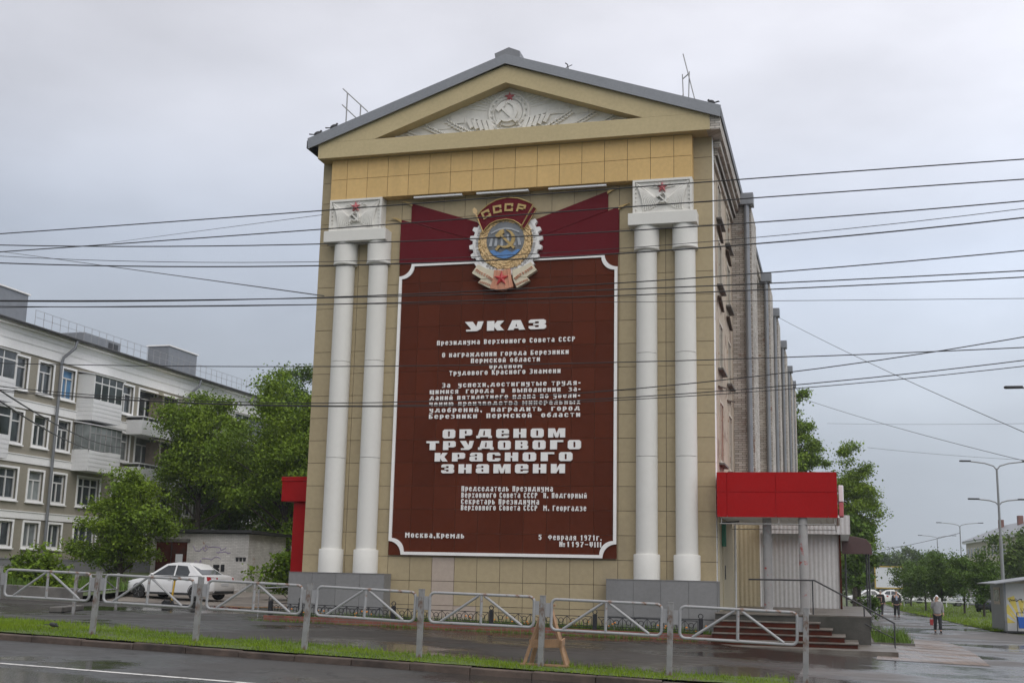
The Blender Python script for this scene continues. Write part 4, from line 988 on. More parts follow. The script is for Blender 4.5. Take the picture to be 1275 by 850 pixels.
t = thing('lightbox_sign', 'small white and pink box sign projecting beside the street end of the red canopy', 'sign', (9.62, 1.8, 3.9))
b = MB(); b.box(.02, .16, -.4, .4, -.05, .42); b.build('white_box', MT['tube'], t, bevel=.02); b = MB(); b.box(.02, .15, -.38, .38, -.46, -.06); b.build('pink_box', MT['pinkstar'], t, bevel=.02)
# terrace and steps
S = thing('porch_steps', 'worn tiled steps with rusty red risers rising to the porch', 'steps', (0,0,0))
nst = 5; hz = .145
b = MB(); b.box(6.39, 8.75, -1.5, -.85, -.5, .70); b.box(6.39, 10.35, -.85, 12, -.8, .70); b.build('terrace_body', MT['mossconc'], S, merge=False)
b = MB(); b.box(6.385, 8.79, -1.54, -.83, .703, .735); b.box(6.385, 10.39, -.828, 12, .703, .735)
b.build('terrace_paving', MT['step'], S, merge=False)
for i in range(nst):
    zt = .70-hz*(i+1); x1 = 8.75+.31*(i+1); yf = -1.5-.36*(i+1); yb = yf+.36
    b = MB(); b.box(6.41+.004*i, x1, yf, -.86, zt-.45 if i == nst-1 else zt-.3, zt-.028)
    st_ = b.build('step', MT['riser'], S, bevel=.008)
    b = MB(); b.box(6.40, x1+.03, yf-.03, yb-.002, zt-.026, zt+.004); b.box(x1-.31+.002, x1+.03, yb, -.87, zt-.026, zt+.004); b.build('tread', MT['step'], st_, bevel=.006, merge=False)
b = MB(); b.box(6.30, 10.9, -3.75, -.85, -.6, gz(8.5,-3)+.05); b.build('bottom_slab', MT['step'], S)
t = thing('step_railing', 'thin dark handrail sloping down past the end of the porch steps', 'railing', (0,0,0))
b = MB(); b.tube([(7.2,-.4,1.62),(8.95,-.75,1.63),(10.25,-1.0,.96),(10.95,-1.15,.58)], .022, 8); b.build('handrail', MT['dark'], t)
for x, y, z0, z1 in ((8.9,-.74,.73,1.63),(10.2,-.83,.73,.98),(10.93,-1.15,-.12,.59)):
    b = MB(); b.tube([(x,y,z0),(x,y,z1)], .018, 8); b.build('post', MT['dark'], t)
b = MB(); b.tube([(10.2,-.84,.55),(10.93,-1.13,.2)], .014, 6); b.build('lower_rail', MT['dark'], t)
t = thing('annex_awning', 'dark brown ribbed awning on posts beyond the white shop wall', 'awning', (9.7, 14.0, 0))
b = MB(); prof = [(0,3.32),(.5,3.30),(.9,3.20),(1.06,3.02),(1.10,2.66)]; prof2 = [(x-.0,z-.04) for x,z in prof[:-1]]+[(1.06,2.66)]
b.band(prof, prof2, 0, 5.0)
for i in range(18): 
    y = .1+i*.28; b.tube([(x+.004, y, z+.006) for x, z in prof], .018, 5)
b.prism([(0,3.30)]+prof[1:]+[(0,2.66)], -.02, .0); b.build('awning_sheet', MT['awning'], t, merge=False)
for x, y in ((.98,.3),(.98,4.6),(.12,.3)):
    b = MB(); b.tube([(x,y,-.55),(x,y,3.1)], .035, 8); b.build('post', MT['dark'], t)
b = MB(); b.tube([(.98,.3,.95),(.12,.3,.95)], .015, 6); b.tube([(.98,.3,.55),(.12,.3,.55)], .015, 6); b.tube([(.98,.3,.95),(.98,4.6,.95)], .015, 6); b.build('guard_rail', MT['dark'], t)
t = thing('stone_planter', 'low concrete edging around weeds at the corner of the terrace', 'planter', (10.75, 8.5, gz(10.75,8.5)))
b = MB(); b.ring([(-.3,-3.5),(1.0,-3.5),(1.2,4),(-.3,4)], [(-.2,-3.38),(.9,-3.38),(1.08,3.9),(-.2,3.9)], -.1, .10, 'xy'); b.build('edging', MT['conc'], t)
b = MB(); b.box(-.2,.95,-3.4,3.9,-.1,.05); b.build('soil', MT['soil'], t)
b = MB(); b.lathe([(.12,-.0),(.3,.06),(.34,.26),(.26,.28),(.24,.2)], (.2,1.8,.0), 16); b.build('stone_bowl', MT['conc'], t, merge=False)
blades('planter_weeds', 'tangle of grassy weeds growing inside the concrete edging by the terrace', lambda rg: (10.6+rg.random()*1.1, 5.2+rg.random()*7.0, -.28+gz(10.75,8.5)-(-.29)+.03, 1+rg.random()*1.2), 900, .20, .028, MT['weed'], 5)
# side portal on the yard side
t = thing('side_portal', 'red boxed entrance canopy on a post behind the yard corner of the building', 'canopy', (0,0,0))
b = MB(); b.box(-7.72, -6.31, 1.2, 3.6, 3.76, 4.40); b.box(-7.74, -6.31, 1.18, 3.6, 4.405, 4.55); b.build('canopy_body', MT['redpost'], t, bevel=.01, merge=False)
b = MB(); b.box(-7.34, -6.86, 1.35, 1.85, 0.0, 3.755); b.build('post', MT['redpost'], t, bevel=.01)
t = thing('side_handrail', 'short steel handrail by the dark plinth at the yard corner', 'railing', (-7.4, .9, gz(-7.4,.9)))
for nm, pts in (('handrail', [(-.8,0,.75),(-.7,0,.9),(.75,0,1.0)]), ('post', [(-.75,0,0),(-.75,0,.82)]), ('post', [(.6,0,0),(.6,0,.98)])):
    b = MB(); b.tube(pts, .022, 8); b.build(nm, MT['steel'], t)

# ---------------------------------------------------------------- garden strip along the wall
t = thing('garden_fence', 'low black wrought iron fence on a red brick kerb at the foot of the wall', 'fence', (0,-1.85,0))
gs = lambda x: gz(x, -1.85)
b = MB(); n = 26
vs = []; fs = []
for i in range(n+1):
    x = -6.5+12.85*i/n; z = gs(x)
    for (y, zz) in ((-.14,z-.2),(-.14,z+.17),(.10,z+.17),(.10,z-.2)): vs.append((x,y,zz))
for i in range(n):
    for j in range(4): fs.append((4*i+j, 4*i+(j+1)%4, 4*i+4+(j+1)%4, 4*i+4+j))
fs += [(0,1,2,3),(4*n+3,4*n+2,4*n+1,4*n)]
b.add(vs, fs); b.build('brick_kerb', MT['redbrick'], t)
PX = [-6.35,-5.4,-2.55,.32,3.22,6.05]
for x in PX:
    z = gs(x)+.17
    b = MB(); b.box(x-.055,x+.055,-.075,.035,z-.02,z+.40); b.build('post', MT['black'], t, bevel=.006)
    b = MB(); b.tube([(x+.06*math.cos(a),-.02,z+.465+.06*math.sin(a)) for a in [2*PI*i/12 for i in range(13)]], .013, 6, False); b.build('finial', MT['black'], t, merge=False)
for xa, xb in zip(PX, PX[1:]):
    b = MB(); za, zb = gs(xa)+.17, gs(xb)+.17; L = xb-xa
    at = lambda u, h: (xa+L*u, -.02, za+(zb-za)*u+h)
    for h in (.05, .10, .34): b.bar(at(.03,h), at(.97,h), .018)
    k = max(1, round(L/.36))
    for i in range(k):
        u0, u1 = (i+.0)/k*.94+.03, (i+1.0)/k*.94+.03; um = (u0+u1)/2
        c = at(um,.22); b.tube([(c[0]+.062*math.cos(a), c[1], c[2]+.062*math.sin(a)) for a in [2*PI*j/12 for j in range(13)]], .009, 5, False)
        for s in (-1, 1):
            p0, p2 = at(um+s*(u1-u0)*.5,.34), at(um+s*(u1-u0)*.12,.10); b.tube([p0, ((p0[0]*.3+p2[0]*.7), -.02, p0[2]*.62+p2[2]*.38), p2], .009, 5)
        b.bar(at(u1,.10), at(u1,.34), .014)
    b.build('iron_panel', MT['black'], t, merge=False)
mb = MB(); rnd = random.Random(11)
n=0
while n < 60:
    x = rnd.uniform(-6.2,6.1); y = rnd.uniform(-1.7,-.75); z = gz(x,y)+.22+rnd.uniform(0,.16); mb.ball((x,y,z), .03, .03, .022, 7, 4); n += 1
o = mb.build('marigold_flowers', MT['orange'], None, merge=False); tag(o, 'scattered orange marigold heads behind the low iron fence', 'flowers', kind='stuff')
o = blades('flowerbed_leaves', 'low green leaves filling the bed behind the iron fence', lambda rg: ((lambda x, y: (x, y, gz(x,y)+.02, .6+rg.random()))(rg.uniform(-6.3,6.2), rg.uniform(-1.72,-.6))), 7000, .20, .05, MT['leaf2'], 8); o['category'] = 'plants'
o = blades('kerb_weeds', 'straggling weeds along the foot of the brick kerb', lambda rg: ((lambda x, y: (x, y, gz(x,y)-.01, .4+rg.random()*(1 if math.sin(x*2.1) > 0 else .25)))(rg.uniform(-6.9,6.0), -2.02-abs(rg.normal(0,.07)))), 1500, .12, .02, MT['weed'], 12); o['category'] = 'weeds'
patch('flowerbed', [(-6.4,-1.78),(6.3,-1.78)], [(-6.4,-.1),(6.3,-.1)], 20, 3, .03, MT['soil'])

# ---------------------------------------------------------------- street railing
slope = math.atan(.0261)
def railing_section(name, label, loc, rz=0, ry=slope, L=2.08, group='pedestrian railing along the road', end=True):
    t = thing(name, label, 'railing', loc, rz, group, 0, ry)
    b = MB(); b.box(-.042,.042,-.042,.042,-.15,1.13); b.box(-.047,.047,-.047,.047,1.13,1.137)
    po = b.build('post', MT['post'], t, bevel=.006)
    if L:
        p = MB(); x0, x1, z0, z1, r = .15, L-.13, .60, 1.085, .085
        pts = []
        for (cx, cz, a0) in ((x1-r,z1-r,0),(x0+r,z1-r,90),(x0+r,z0+r,180),(x1-r,z0+r,270)):
            for i in range(6): a = R(a0+90*i/5); pts.append((cx+r*math.cos(a),0,cz+r*math.sin(a)))
        pts.append(pts[0]); p.tube(pts, .024, 10, False); p.build('panel_frame', MT['steel'], t, merge=False)
        xm = (x0+x1)/2
        p = MB(); p.tube([(xm,0,z0+.02),(xm,0,z1-.02)], .024, 8); p.build('upright', MT['steel'], t)
        for xa in (x0+.20, x1-.20):
            p = MB(); p.tube([(xm+(.05 if xa > xm else -.05),0,z1-.02),(xa,0,z0+.02)], .022, 8); p.build('brace', MT['steel'], t)
        for xx in ((.044,.15),(L-.13,L-.044)):
            p = MB(); p.box(xx[0]-.002,xx[1]-.0,-.006,.006,.80,1.02); p.build('bracket_plate', MT['steel'], t)
    return t
labs = ['grey railing panel standing nearest the porch steps', 'grey railing panel in front of the column pair by the porch', 'grey railing panel whose post hides part of the wooden trestle',
 'grey railing panel in front of the lettered panel, before the bare tiled wall', 'grey railing panel in front of the farther plinth of grey tiles', 'grey railing panel across the rear of the white car',
 'grey railing panel across the front wheel of the white car', 'grey railing panel in front of the shrubs and the pale house base', 'grey railing panel cut by the picture edge']
rs0 = None
for k in range(9):
    x = 7.00-2.08*k; z = gz(x,-14.85)+.02
    if k == 0: rs0 = railing_section('street_railing', labs[0], (x,-14.85,z))
    else:
        q_ = dup(rs0, (x,-14.85,z), None, labs[k]); rr_ = random.Random(40+k); q_.rotation_euler = (R(rr_.uniform(-2.2,2.2)), slope+R(rr_.uniform(-.7,.7)), R(rr_.uniform(-.8,.8)))
railing_section('railing_post', 'single grey end post of the street railing in front of the steps', (9.08,-14.85,gz(9.08,-14.85)+.02), L=0)
a_ = Vector((-11.81,-3.43)); b_ = Vector((-14.05,2.11)); d_ = b_-a_
t = railing_section('yard_railing', 'detached grey railing panel standing alone in the yard with two posts', (a_.x,a_.y,gz(*a_)), math.atan2(d_.y,d_.x), 0, d_.length, None)
b = MB(); L=d_.length; b.box(L-.042,L+.042,-.042,.042,-.1,1.13); b.build('post', MT['post'], t, bevel=.006)
# timber trestle
t = thing('timber_trestle', 'raw timber A-frame trestle with a cross board standing behind the railing', 'trestle', (4.95,-14.55,gz(4.95,-14.55)+.02), R(4))
for nm, a, b, w, h in (('leg',(-.36,-.16,0),(-.06,-.02,.95),.075,.04),('leg',(.36,-.16,0),(.06,-.02,.95),.075,.04),('leg',(-.30,.22,0),(-.05,.02,.93),.075,.04),('leg',(.34,.22,0),(.05,.02,.93),.075,.04),
   ('cross_board',(-.27,-.115,.36),(.25,-.115,.38),.035,.13),('ridge_board',(-.13,0,.97),(.13,0,.98),.10,.04),('foot_board',(-.40,-.18,.04),(.40,-.18,.03),.04,.035),('side_board',(.27,-.2,.38),(.25,.24,.40),.03,.10)):
    m_ = MB(); m_.bar(a, b, w, h); m_.build(nm, MT['wood'], t, bevel=.004)

# ---------------------------------------------------------------- the apartment block across the yard (facade on x = -33, facing +x)
H = thing('apartment_block', 'long grey-brown four storey block with white bands and glazed balconies', 'building', (0,0,0))
XF = -33.0
floors = [(2.50,3.80),(5.00,6.60),(7.98,9.65),(10.92,12.62)]
cols = [(13.0,14.3,2),(14.9,17.0,3),(18.6,20.8,3),(21.75,23.0,2),(23.85,25.0,2),(26.2,28.3,3),(29.6,31.0,2),(31.7,33.7,2),(34.6,36.2,2),(37.9,39.1,2),(40.3,41.6,2),(43.0,45.0,3),(46.2,47.4,2),(49.5,51.6,3),(53.0,54.2,2),(56,58,3)]
holes = [(a, b, z0, z1) for (a, b, n) in cols for (z0, z1) in floors]
Y0, Y1, ZB, ZT = 11.0, 60.0, .2, 13.0
ys_ = sorted({Y0, Y1} | {q for h in holes for q in h[:2]}); zs_ = sorted({ZB, ZT, 1.9} | {q for h in holes for q in h[2:]})
w = MB()
inh = lambda y, z: any(a < y < b and c < z < d for a, b, c, d in holes)
for a, b in zip(ys_, ys_[1:]):
    for c, d in zip(zs_, zs_[1:]):
        if not inh((a+b)/2, (c+d)/2): w.add([(XF,a,c),(XF,b,c),(XF,b,d),(XF,a,d)], [(0,1,2,3)])
for a, b, c, d in holes:
    q = [(a,c),(b,c),(b,d),(a,d)]
    for i in range(4):
        p, r_ = q[i], q[(i+1) % 4]; w.add([(XF,*p),(XF,*r_),(XF-.2,*r_),(XF-.2,*p)], [(0,1,2,3)])
w.box(XF-11.5, XF-.21, Y0, Y1, ZB, ZT)
w.add([(XF,Y0,ZB),(XF-.21,Y0,ZB),(XF-.21,Y0,ZT),(XF,Y0,ZT)], [(0,1,2,3)]); w.add([(XF,Y1,ZB),(XF-.21,Y1,ZB),(XF-.21,Y1,ZT),(XF,Y1,ZT)], [(0,1,2,3)])
w.build('wall', MT['stucgrey'], H, fix=False)
b = MB(); b.box(XF-.05, XF+.06, Y0, Y1, .2, 1.82); b.box(XF-.05, XF+.09, Y0, Y1, 1.823, 1.90); b.build('base_course', simple('grey painted base', (.20,.20,.21), .8, .1, 1.2), H, merge=False)
for (z0, z1) in ((3.98,4.34),(6.95,7.36),(9.86,10.30)):
    b = MB(); b.box(XF-.05, XF+.07, Y0, Y1, z0, z1); b.box(XF-.04, XF+.11, Y0, Y1, z1+.002, z1+.05); b.build('string_course', MT['trimwhite'], H, merge=False)
b = MB()
for z0, z1, p in ((12.90,13.40,.08),(13.402,13.44,.11),(13.442,13.80,.13),(13.802,13.84,.17),(13.842,14.12,.20),(14.122,14.22,.50)): b.box(XF-.2, XF+p, Y0-.1, Y1+.1, z0, z1)
b.build('cornice', MT['trimwhite'], H, merge=False)
b = MB()
rv = [(XF+.72,14.23),(XF+.72,14.31),(XF-5.75,16.2),(XF-12.2,14.31),(XF-12.2,14.23)]
b.add([(x, Y0-.3, z) for x, z in rv]+[(x, Y1+.3, z) for x, z in rv], [(0,1,2,3,4),(9,8,7,6,5)]+[(i,(i+1)%5,5+(i+1)%5,5+i) for i in range(5)])
rf_ = b.build('roof', MT['roofmetal'], H)
b = MB(); b.tube([(XF+.78,Y0-.3,14.26),(XF+.78,Y1+.3,14.26)], .07, 8); b.build('gutter', MT['dark'], rf_)
for (ya, yb, zt, x0) in ((16.6,21.4,16.35,XF-.9),(36.5,40.2,16.35,XF-1.1)):
    b = MB(); b.box(x0-1.6, x0, ya, yb, 14.3, zt); c_ = b.build('chimney', MT['pipe'], rf_)
    b = MB(); b.box(x0-1.7, x0+.1, ya-.1, yb+.1, zt+.002, zt+.08); b.build('chimney_cap', MT['trimwhite'], c_)
b = MB(); b.box(XF-2.6, XF-.9, 26.8, 30.6, 14.3, 15.35); c_ = b.build('dormer', MT['pipe'], rf_)
b = MB(); b.box(XF-.905, XF-.88, 29.3, 30.3, 14.75, 15.2); b.build('vent_louvre', MT['dark'], c_)
b = MB(); y = 21.2
while y < 59: b.bar((XF-.15,y,14.4),(XF-.15,y,15.45), .02); y += .75
for z in (15.45, 15.05): b.bar((XF-.15,21.2,z),(XF-.15,59,z), .018)
b.build('roof_railing', MT['steel'], rf_, merge=False)
for y in (23.42, 37.35, 52.3):
    b = MB(); b.tube([(XF+.72,y+.5,14.2),(XF+.70,y+.4,13.75),(XF+.25,y+.05,13.15),(XF+.2,y,12.8),(XF+.2,y,1.0)], .085, 10); b.build('drainpipe', MT['pipe'], H, merge=False)
rnd = random.Random(4)
def house_window(y0, y1, z0, z1, n, mat, parent=None):
    s = MB(); f = .115
    s.ring([(y0-f,z0-.10),(y1+f,z0-.10),(y1+f,z1+f),(y0-f,z1+f)], [(y0,z0),(y1,z0),(y1,z1),(y0,z1)], XF-.05, XF+.055, 'yz')
    s.box(XF-.02, XF+.13, y0-f-.03, y1+f+.03, z0-.16, z0-.103)
    wo = s.build('window', MT['trimwhite'], H, merge=False)
    p = MB(); p.box(XF-.195, XF-.185, y0, y1, z0, z1); p.build('pane', mat, wo)
    q = MB(); q.ring([(y0,z0),(y1,z0),(y1,z1),(y0,z1)], [(y0+.07,z0+.07),(y1-.07,z0+.07),(y1-.07,z1-.07),(y0+.07,z1-.07)], XF-.183, XF-.12, 'yz')
    tz = z1-(z1-z0)*.30
    if z1-z0 > 1.4: q.box(XF-.183, XF-.12, y0+.06, y1-.06, tz-.035, tz+.035)
    for i in range(1, n):
        yy = y0+(y1-y0)*i/n; q.box(XF-.181, XF-.118, yy-.035, yy+.035, z0+.05, tz if (n == 2 and z1-z0 > 1.4) else z1-.05)
    q.build('sash', MT['sash'], wo, merge=False)
for ci, (a, b_, n) in enumerate(cols):
    for fi, (z0, z1) in enumerate(floors):
        house_window(a, b_, z0, z1, n, MT['paneblue'] if (ci == 4 and fi == 3) else (MT['panepale'] if rnd.random() < .18 else MT['pane']))
def loggia(y0, y1, z0, style):
    """a glazed or open balcony; z0 is the slab"""
    d = 1.15
    s = MB(); s.box(XF-.02, XF+d, y0, y1, z0-.14, z0)
    bo = s.build('balcony', MT['balcon'], H)
    pr = MB()
    if style == 'open':
        pr.box(XF, XF+d, y0, y0+.08, z0+.002, z0+.75); pr.box(XF+d-.08, XF+d, y0+.082, y1, z0+.002, z0+.75); pr.box(XF-.0, XF+d+.04, y0-.04, y1+.04, z0+.93, z0+1.0)
        yy = y0+.1
        while yy < y1: pr.box(XF+d-.06, XF+d-.02, yy, yy+.05, z0+.752, z0+.928); yy += .6
    else:
        k = 0; zz = z0+.002
        while zz < z0+.98: pr.box(XF, XF+d+.012*(k % 2), y0-.008*(k % 2), y0+.05, zz, zz+.118); pr.box(XF+d-.05, XF+d+.012*(k % 2), y0+.052, y1, zz, zz+.118); pr.box(XF, XF+d, y1+.002, y1+.04, zz, zz+.118); zz += .12; k += 1
    pr.build('parapet', MT['balcon'], bo, merge=False)
    if style != 'open':
        top = z0+2.55
        g = MB(); 
        gl0 = MB(); gl0.box(XF+d-.04, XF+d-.03, y0+.06, y1-.06, z0+1.0, top)
        if style == 'glass': gl0.box(XF+.05, XF+d-.05, y0+.02, y0+.03, z0+1.0, top)
        gl0.build('glazing', MT['pane'] if style == 'white' else MT['panepale'], bo, merge=False)
        if style == 'white': g.box(XF, XF+d-.06, y0-.01, y0+.05, z0+1.0, top)
        k = 4 if style == 'white' else 6
        for i in range(k+1):
            yy = y0+(y1-y0)*i/k; g.box(XF+d-.06, XF+d-.01, yy-.035, yy+.035, z0+.985, top)
        for z in (z0+1.0, top-.05, z0+2.05): g.box(XF+d-.062, XF+d-.008, y0, y1, z-.035, z+.035)
        if style == 'glass':
            for yy in (XF+.1, XF+.6): g.box(yy-.02, yy+.02, y0+.0, y0+.045, z0+1.0, top)
        g.build('glazing_frame', MT['sash'] if style == 'white' else MT['steel'], bo, merge=False)
        r_ = MB(); r_.obox((XF+.58, (y0+y1)/2, top+.07), (1.35, y1-y0+.2, .06), Matrix.Rotation(R(9), 3, 'Y')); r_.build('balcony_roof', MT['balcon'], bo)
    else:
        cl = MB(); cl.obox((XF+.6, (y0+y1)/2+1.1, z0+2.72), (1.35, 3.8, .05), Matrix.Rotation(R(14), 3, 'Y')); cl.build('lean_to_sheet', MT['oldsash'], bo)
        cl = MB(); cl.box(XF+.02, XF+.9, y0+2.4, y0+2.45, z0+.8, z0+2.5); cl.box(XF+.02, XF+.05, y0+2.45, y0+5.6, z0+.02, z0+2.4); cl.build('boarded_shelter', MT['oldwood'], bo)
        st_ = MB(); st_.bar((XF+1.0, y0+2.6, z0+.9), (XF+1.0, y0+2.35, z0+2.75), .06); st_.build('strut', MT['oldsash'], bo)
loggia(25.35, 28.2, 9.98, 'white'); loggia(25.35, 28.45, 7.05, 'glass'); loggia(30.5, 36.0, 9.75, 'open'); loggia(30.5, 36.0, 6.85, 'open')
loggia(14.4, 18.4, 9.98, 'white'); loggia(14.4, 18.4, 7.05, 'white'); loggia(42.2, 46.4, 9.98, 'white'); loggia(42.2, 46.4, 7.05, 'open')

# ---------------------------------------------------------------- garage, car and clutter in the yard
G = thing('brick_garage', 'whitewashed brick garage with a dark red door and peeling graffiti', 'garage', (0,0,0))
b = MB(); b.box(-24.6, -19.1, 21.0, 25.2, -.2, 3.30); b.build('wall', MT['whitebrick'], G)
b = MB(); b.add([(-24.9,20.7,3.36),(-18.8,20.7,3.36),(-18.8,25.5,3.30),(-24.9,25.5,3.30),(-24.9,20.7,3.50),(-18.8,20.7,3.50),(-18.8,25.5,3.42),(-24.9,25.5,3.42)], [(0,3,2,1),(4,5,6,7),(0,1,5,4),(1,2,6,5),(2,3,7,6),(3,0,4,7)]); b.build('roof', MT['dark'], G)
b = MB(); b.box(-24.3, -22.55, 20.96, 20.998, .35, 2.85); d_ = b.build('door', MT['riser'], G)
b = MB(); b.box(-23.44, -23.40, 20.945, 20.962, .35, 2.85); b.build('door_seam', MT['dark'], d_)
b = MB(); b.box(-23.15, -22.75, 20.94, 20.958, 1.85, 2.25); b.build('paper_notice', MT['paper'], d_)
b = MB(); b.box(-24.4, -22.4, 20.93, 21.0, 2.87, 3.02); b.build('lintel', MT['conc'], G)
gr_ = MB(); rnd = random.Random(8)
def scrawl(mb, x, z, w, h, y, r, n=9, rnd=rnd):
    pts = [(x+w*i/n+rnd.uniform(-.08,.08), y, z+h*rnd.uniform(0,1)) for i in range(n+1)]
    sm = []
    for i in range(len(pts)-1):
        for u in (0,.5): sm.append(tuple(pts[i][k]*(1-u)+pts[i+1][k]*u for k in range(3)))
    mb.tube(sm, r, 4)
for x, z, w_, h_ in ((-22.2,2.35,.9,.35),(-21.6,2.45,1.3,.28),(-20.9,2.30,.9,.12),(-22.3,1.65,.7,.35),(-21.7,1.95,1.1,.25)): scrawl(gr_, x, z, w_, h_, 20.997, .022)
gr_.build('violet_graffiti', MT['purple'], G, merge=False)
bl = MB()
for x, z, s in ((-21.35,1.33,.30),(-21.0,1.40,.36),(-20.62,1.42,.36)):
    bl.prism([(x,z),(x+s*.25,z+s),(x+s*.5,z+s),(x+s*.85,z),(x+s*.55,z),(x+s*.45,z+s*.3),(x+s*.3,z+s*.3),(x+s*.25,z)] if x < -21.1 else ([(x,z),(x+s*.95,z+.02),(x+s*.95,z+s*.4),(x+s*.7,z+s*.5),(x+s*.95,z+s*.6),(x+s*.95,z+s),(x,z+s)] if x < -20.8 else [(x+.05,z),(x+.25,z),(x+.25,z+s),(x+.05,z+s)]), 20.985, 20.999)
for i in range(3): bl.prism([(-19.75+i*.2,1.95),(-19.62+i*.2,1.95),(-19.60+i*.2,2.15),(-19.78+i*.2,2.15)], 20.985, 20.999)
bl.build('black_graffiti', MT['black'], G, merge=False)

def car(name, label, loc, rz, paint, group=None, L=4.35, W=1.68, Ht=1.48, style='sedan', cat='car'):
    """nose along -x in its own space"""
    t = thing(name, label, cat, loc, rz, group)
    h = L/2
    # lower body: stations (x, z_bottom, z_belt, half width)
    if style == 'sedan':
        st = [(-h,.36,.58,.52),(-h+.10,.26,.70,.70),(-h+.35,.22,.80,.80),(-h+.95,.20,.90,.835),(-h+1.35,.20,.95,.84),(0,.20,.96,.84),(h-1.15,.20,.99,.84),(h-.75,.21,1.02,.835),(h-.35,.24,1.04,.81),(h-.06,.30,.98,.74),(h,.40,.86,.68)]
    else:
        st = [(-h,.40,.75,.60),(-h+.15,.32,.92,.78),(-h+.9,.30,1.02,.85),(-h+1.3,.30,1.06,.86),(0,.30,1.08,.86),(h-.6,.30,1.10,.86),(h-.1,.36,1.12,.82),(h,.45,.95,.78)]
    sc = W/1.68
    b = MB(); vs = []; m_ = 10
    for (x, zb, zt, hw) in st:
        hw *= sc
        prof = [(-hw*.80,zb),(-hw*.97,zb+.10),(-hw,zb+(zt-zb)*.45),(-hw*.985,zb+(zt-zb)*.75),(-hw*.90,zt-.02),(-hw*.45,zt+.015),(hw*.45,zt+.015),(hw*.90,zt-.02),(hw*.985,zb+(zt-zb)*.75),(hw,zb+(zt-zb)*.45),(hw*.97,zb+.10),(hw*.80,zb)]
        vs += [(x, y, z) for y, z in prof]
    m_ = 12
    fs = [(i*m_+j, i*m_+(j+1) % m_, (i+1)*m_+(j+1) % m_, (i+1)*m_+j) for i in range(len(st)-1) for j in range(m_)]
    fs += [tuple(range(m_-1,-1,-1)), tuple((len(st)-1)*m_+j for j in range(m_))]
    b.add(vs, fs, True)
    # greenhouse
    xa, xb, xc, xd = (-h+1.20,-h+2.0,h-1.35,h-.62) if style == 'sedan' else (-h+1.15,-h+1.85,h-.55,h-.12)
    zb0 = .94 if style == 'sedan' else 1.06
    hwb, hwt = .80*sc, .58*sc
    P0 = [(xa,zb0),(xb,Ht-.06),(xb+.35,Ht),(xc-.30,Ht-.01),(xc,Ht-.06),(xd,zb0+.06)]
    vs = []
    for (x, z) in P0:
        k = (z-zb0)/(Ht-zb0); hw = hwb*(1-k)+hwt*k
        vs += [(x,-hw,z),(x,-hw*.5,z+.03*(k > .5)),(x,hw*.5,z+.03*(k > .5)),(x,hw,z)]
    fs = [(i*4+j,i*4+j+1,(i+1)*4+j+1,(i+1)*4+j) for i in range(5) for j in range(3)]
    fs += [tuple(i*4 for i in range(5,-1,-1)), tuple(i*4+3 for i in range(6))]
    b.add(vs, fs, True)
    body = b.build('body', paint, t, sharp=40, merge=False)
    # windows laid into the greenhouse sides
    def side(x, z, s, off=.008):
        k = (z-zb0)/(Ht-zb0); return (x, s*(hwb*(1-k)+hwt*k+off), z)
    for s in (-1, 1):
        za, zt = zb0+.05, Ht-.12
        q1 = [(xa+.22,za),(xb+.10,zt),((xb+xc)/2-.10,zt+.015),((xb+xc)/2-.08,za)]
        q2 = [((xb+xc)/2+.0,za),((xb+xc)/2-.02,zt+.015),(xc-.12,zt-.01),(xc+.10,zb0+.20),(xc+.06,za)]
        for q in (q1, q2):
            m2 = MB(); m2.add([side(x,z,s) for x,z in q]+[side(x,z,s,-.02) for x,z in q], [tuple(range(len(q))), tuple(range(2*len(q)-1,len(q)-1,-1))]+[(i,(i+1)%len(q),len(q)+(i+1)%len(q),len(q)+i) for i in range(len(q))]); m2.build('side_window', MT['carglass'], t)
        m2 = MB(); m2.ball((xa+.30, s*(hwb+.10), zb0+.08), .09,.07,.06,8,5); m2.build('wing_mirror', paint, t)
        for x in ((xb+xc)/2-.22, (xb+xc)/2+.68):
            m2 = MB(); m2.box(x-.09,x+.09,s*(.835*sc)-.015,s*(.835*sc)+.022,.80,.835); m2.build('door_handle', MT['rim'] if style != 'sedan' else paint, t, bevel=.008)
        m2 = MB(); m2.box(-h+1.3, h-1.2, s*.825*sc-.02, s*.825*sc+.02, .215,.30); m2.build('sill_trim', MT['dark'], t)
        m2 = MB(); m2.tube([((xb+xc)/2-.03,s*(.842*sc),.30),((xb+xc)/2-.04,s*(.846*sc),.6),((xb+xc)/2-.04,s*(.835*sc),.92)], .007, 4); m2.build('door_gap', MT['dark'], t)
    def slab(x0,z0,x1,z1,w0,w1,nm):
        d = Vector((x1-x0,0,z1-z0)); nn = Vector((-d.z,0,d.x)).normalized()*.012
        if nn.z < 0: nn = -nn
        q = [Vector((x0,-w0,z0)),Vector((x0,w0,z0)),Vector((x1,w1,z1)),Vector((x1,-w1,z1))]
        m2 = MB(); m2.add([p+nn for p in q]+[p-nn*2 for p in q], [(0,1,2,3),(7,6,5,4),(0,4,5,1),(1,5,6,2),(2,6,7,3),(3,7,4,0)]); m2.build(nm, MT['carglass'], t)
    slab(xa+.06,zb0+.05,xb-.05,Ht-.10,hwb*.86,hwt*.95,'windscreen'); slab(xd-.06,zb0+.11,xc+.05,Ht-.10,hwb*.82,hwt*.92,'rear_window')
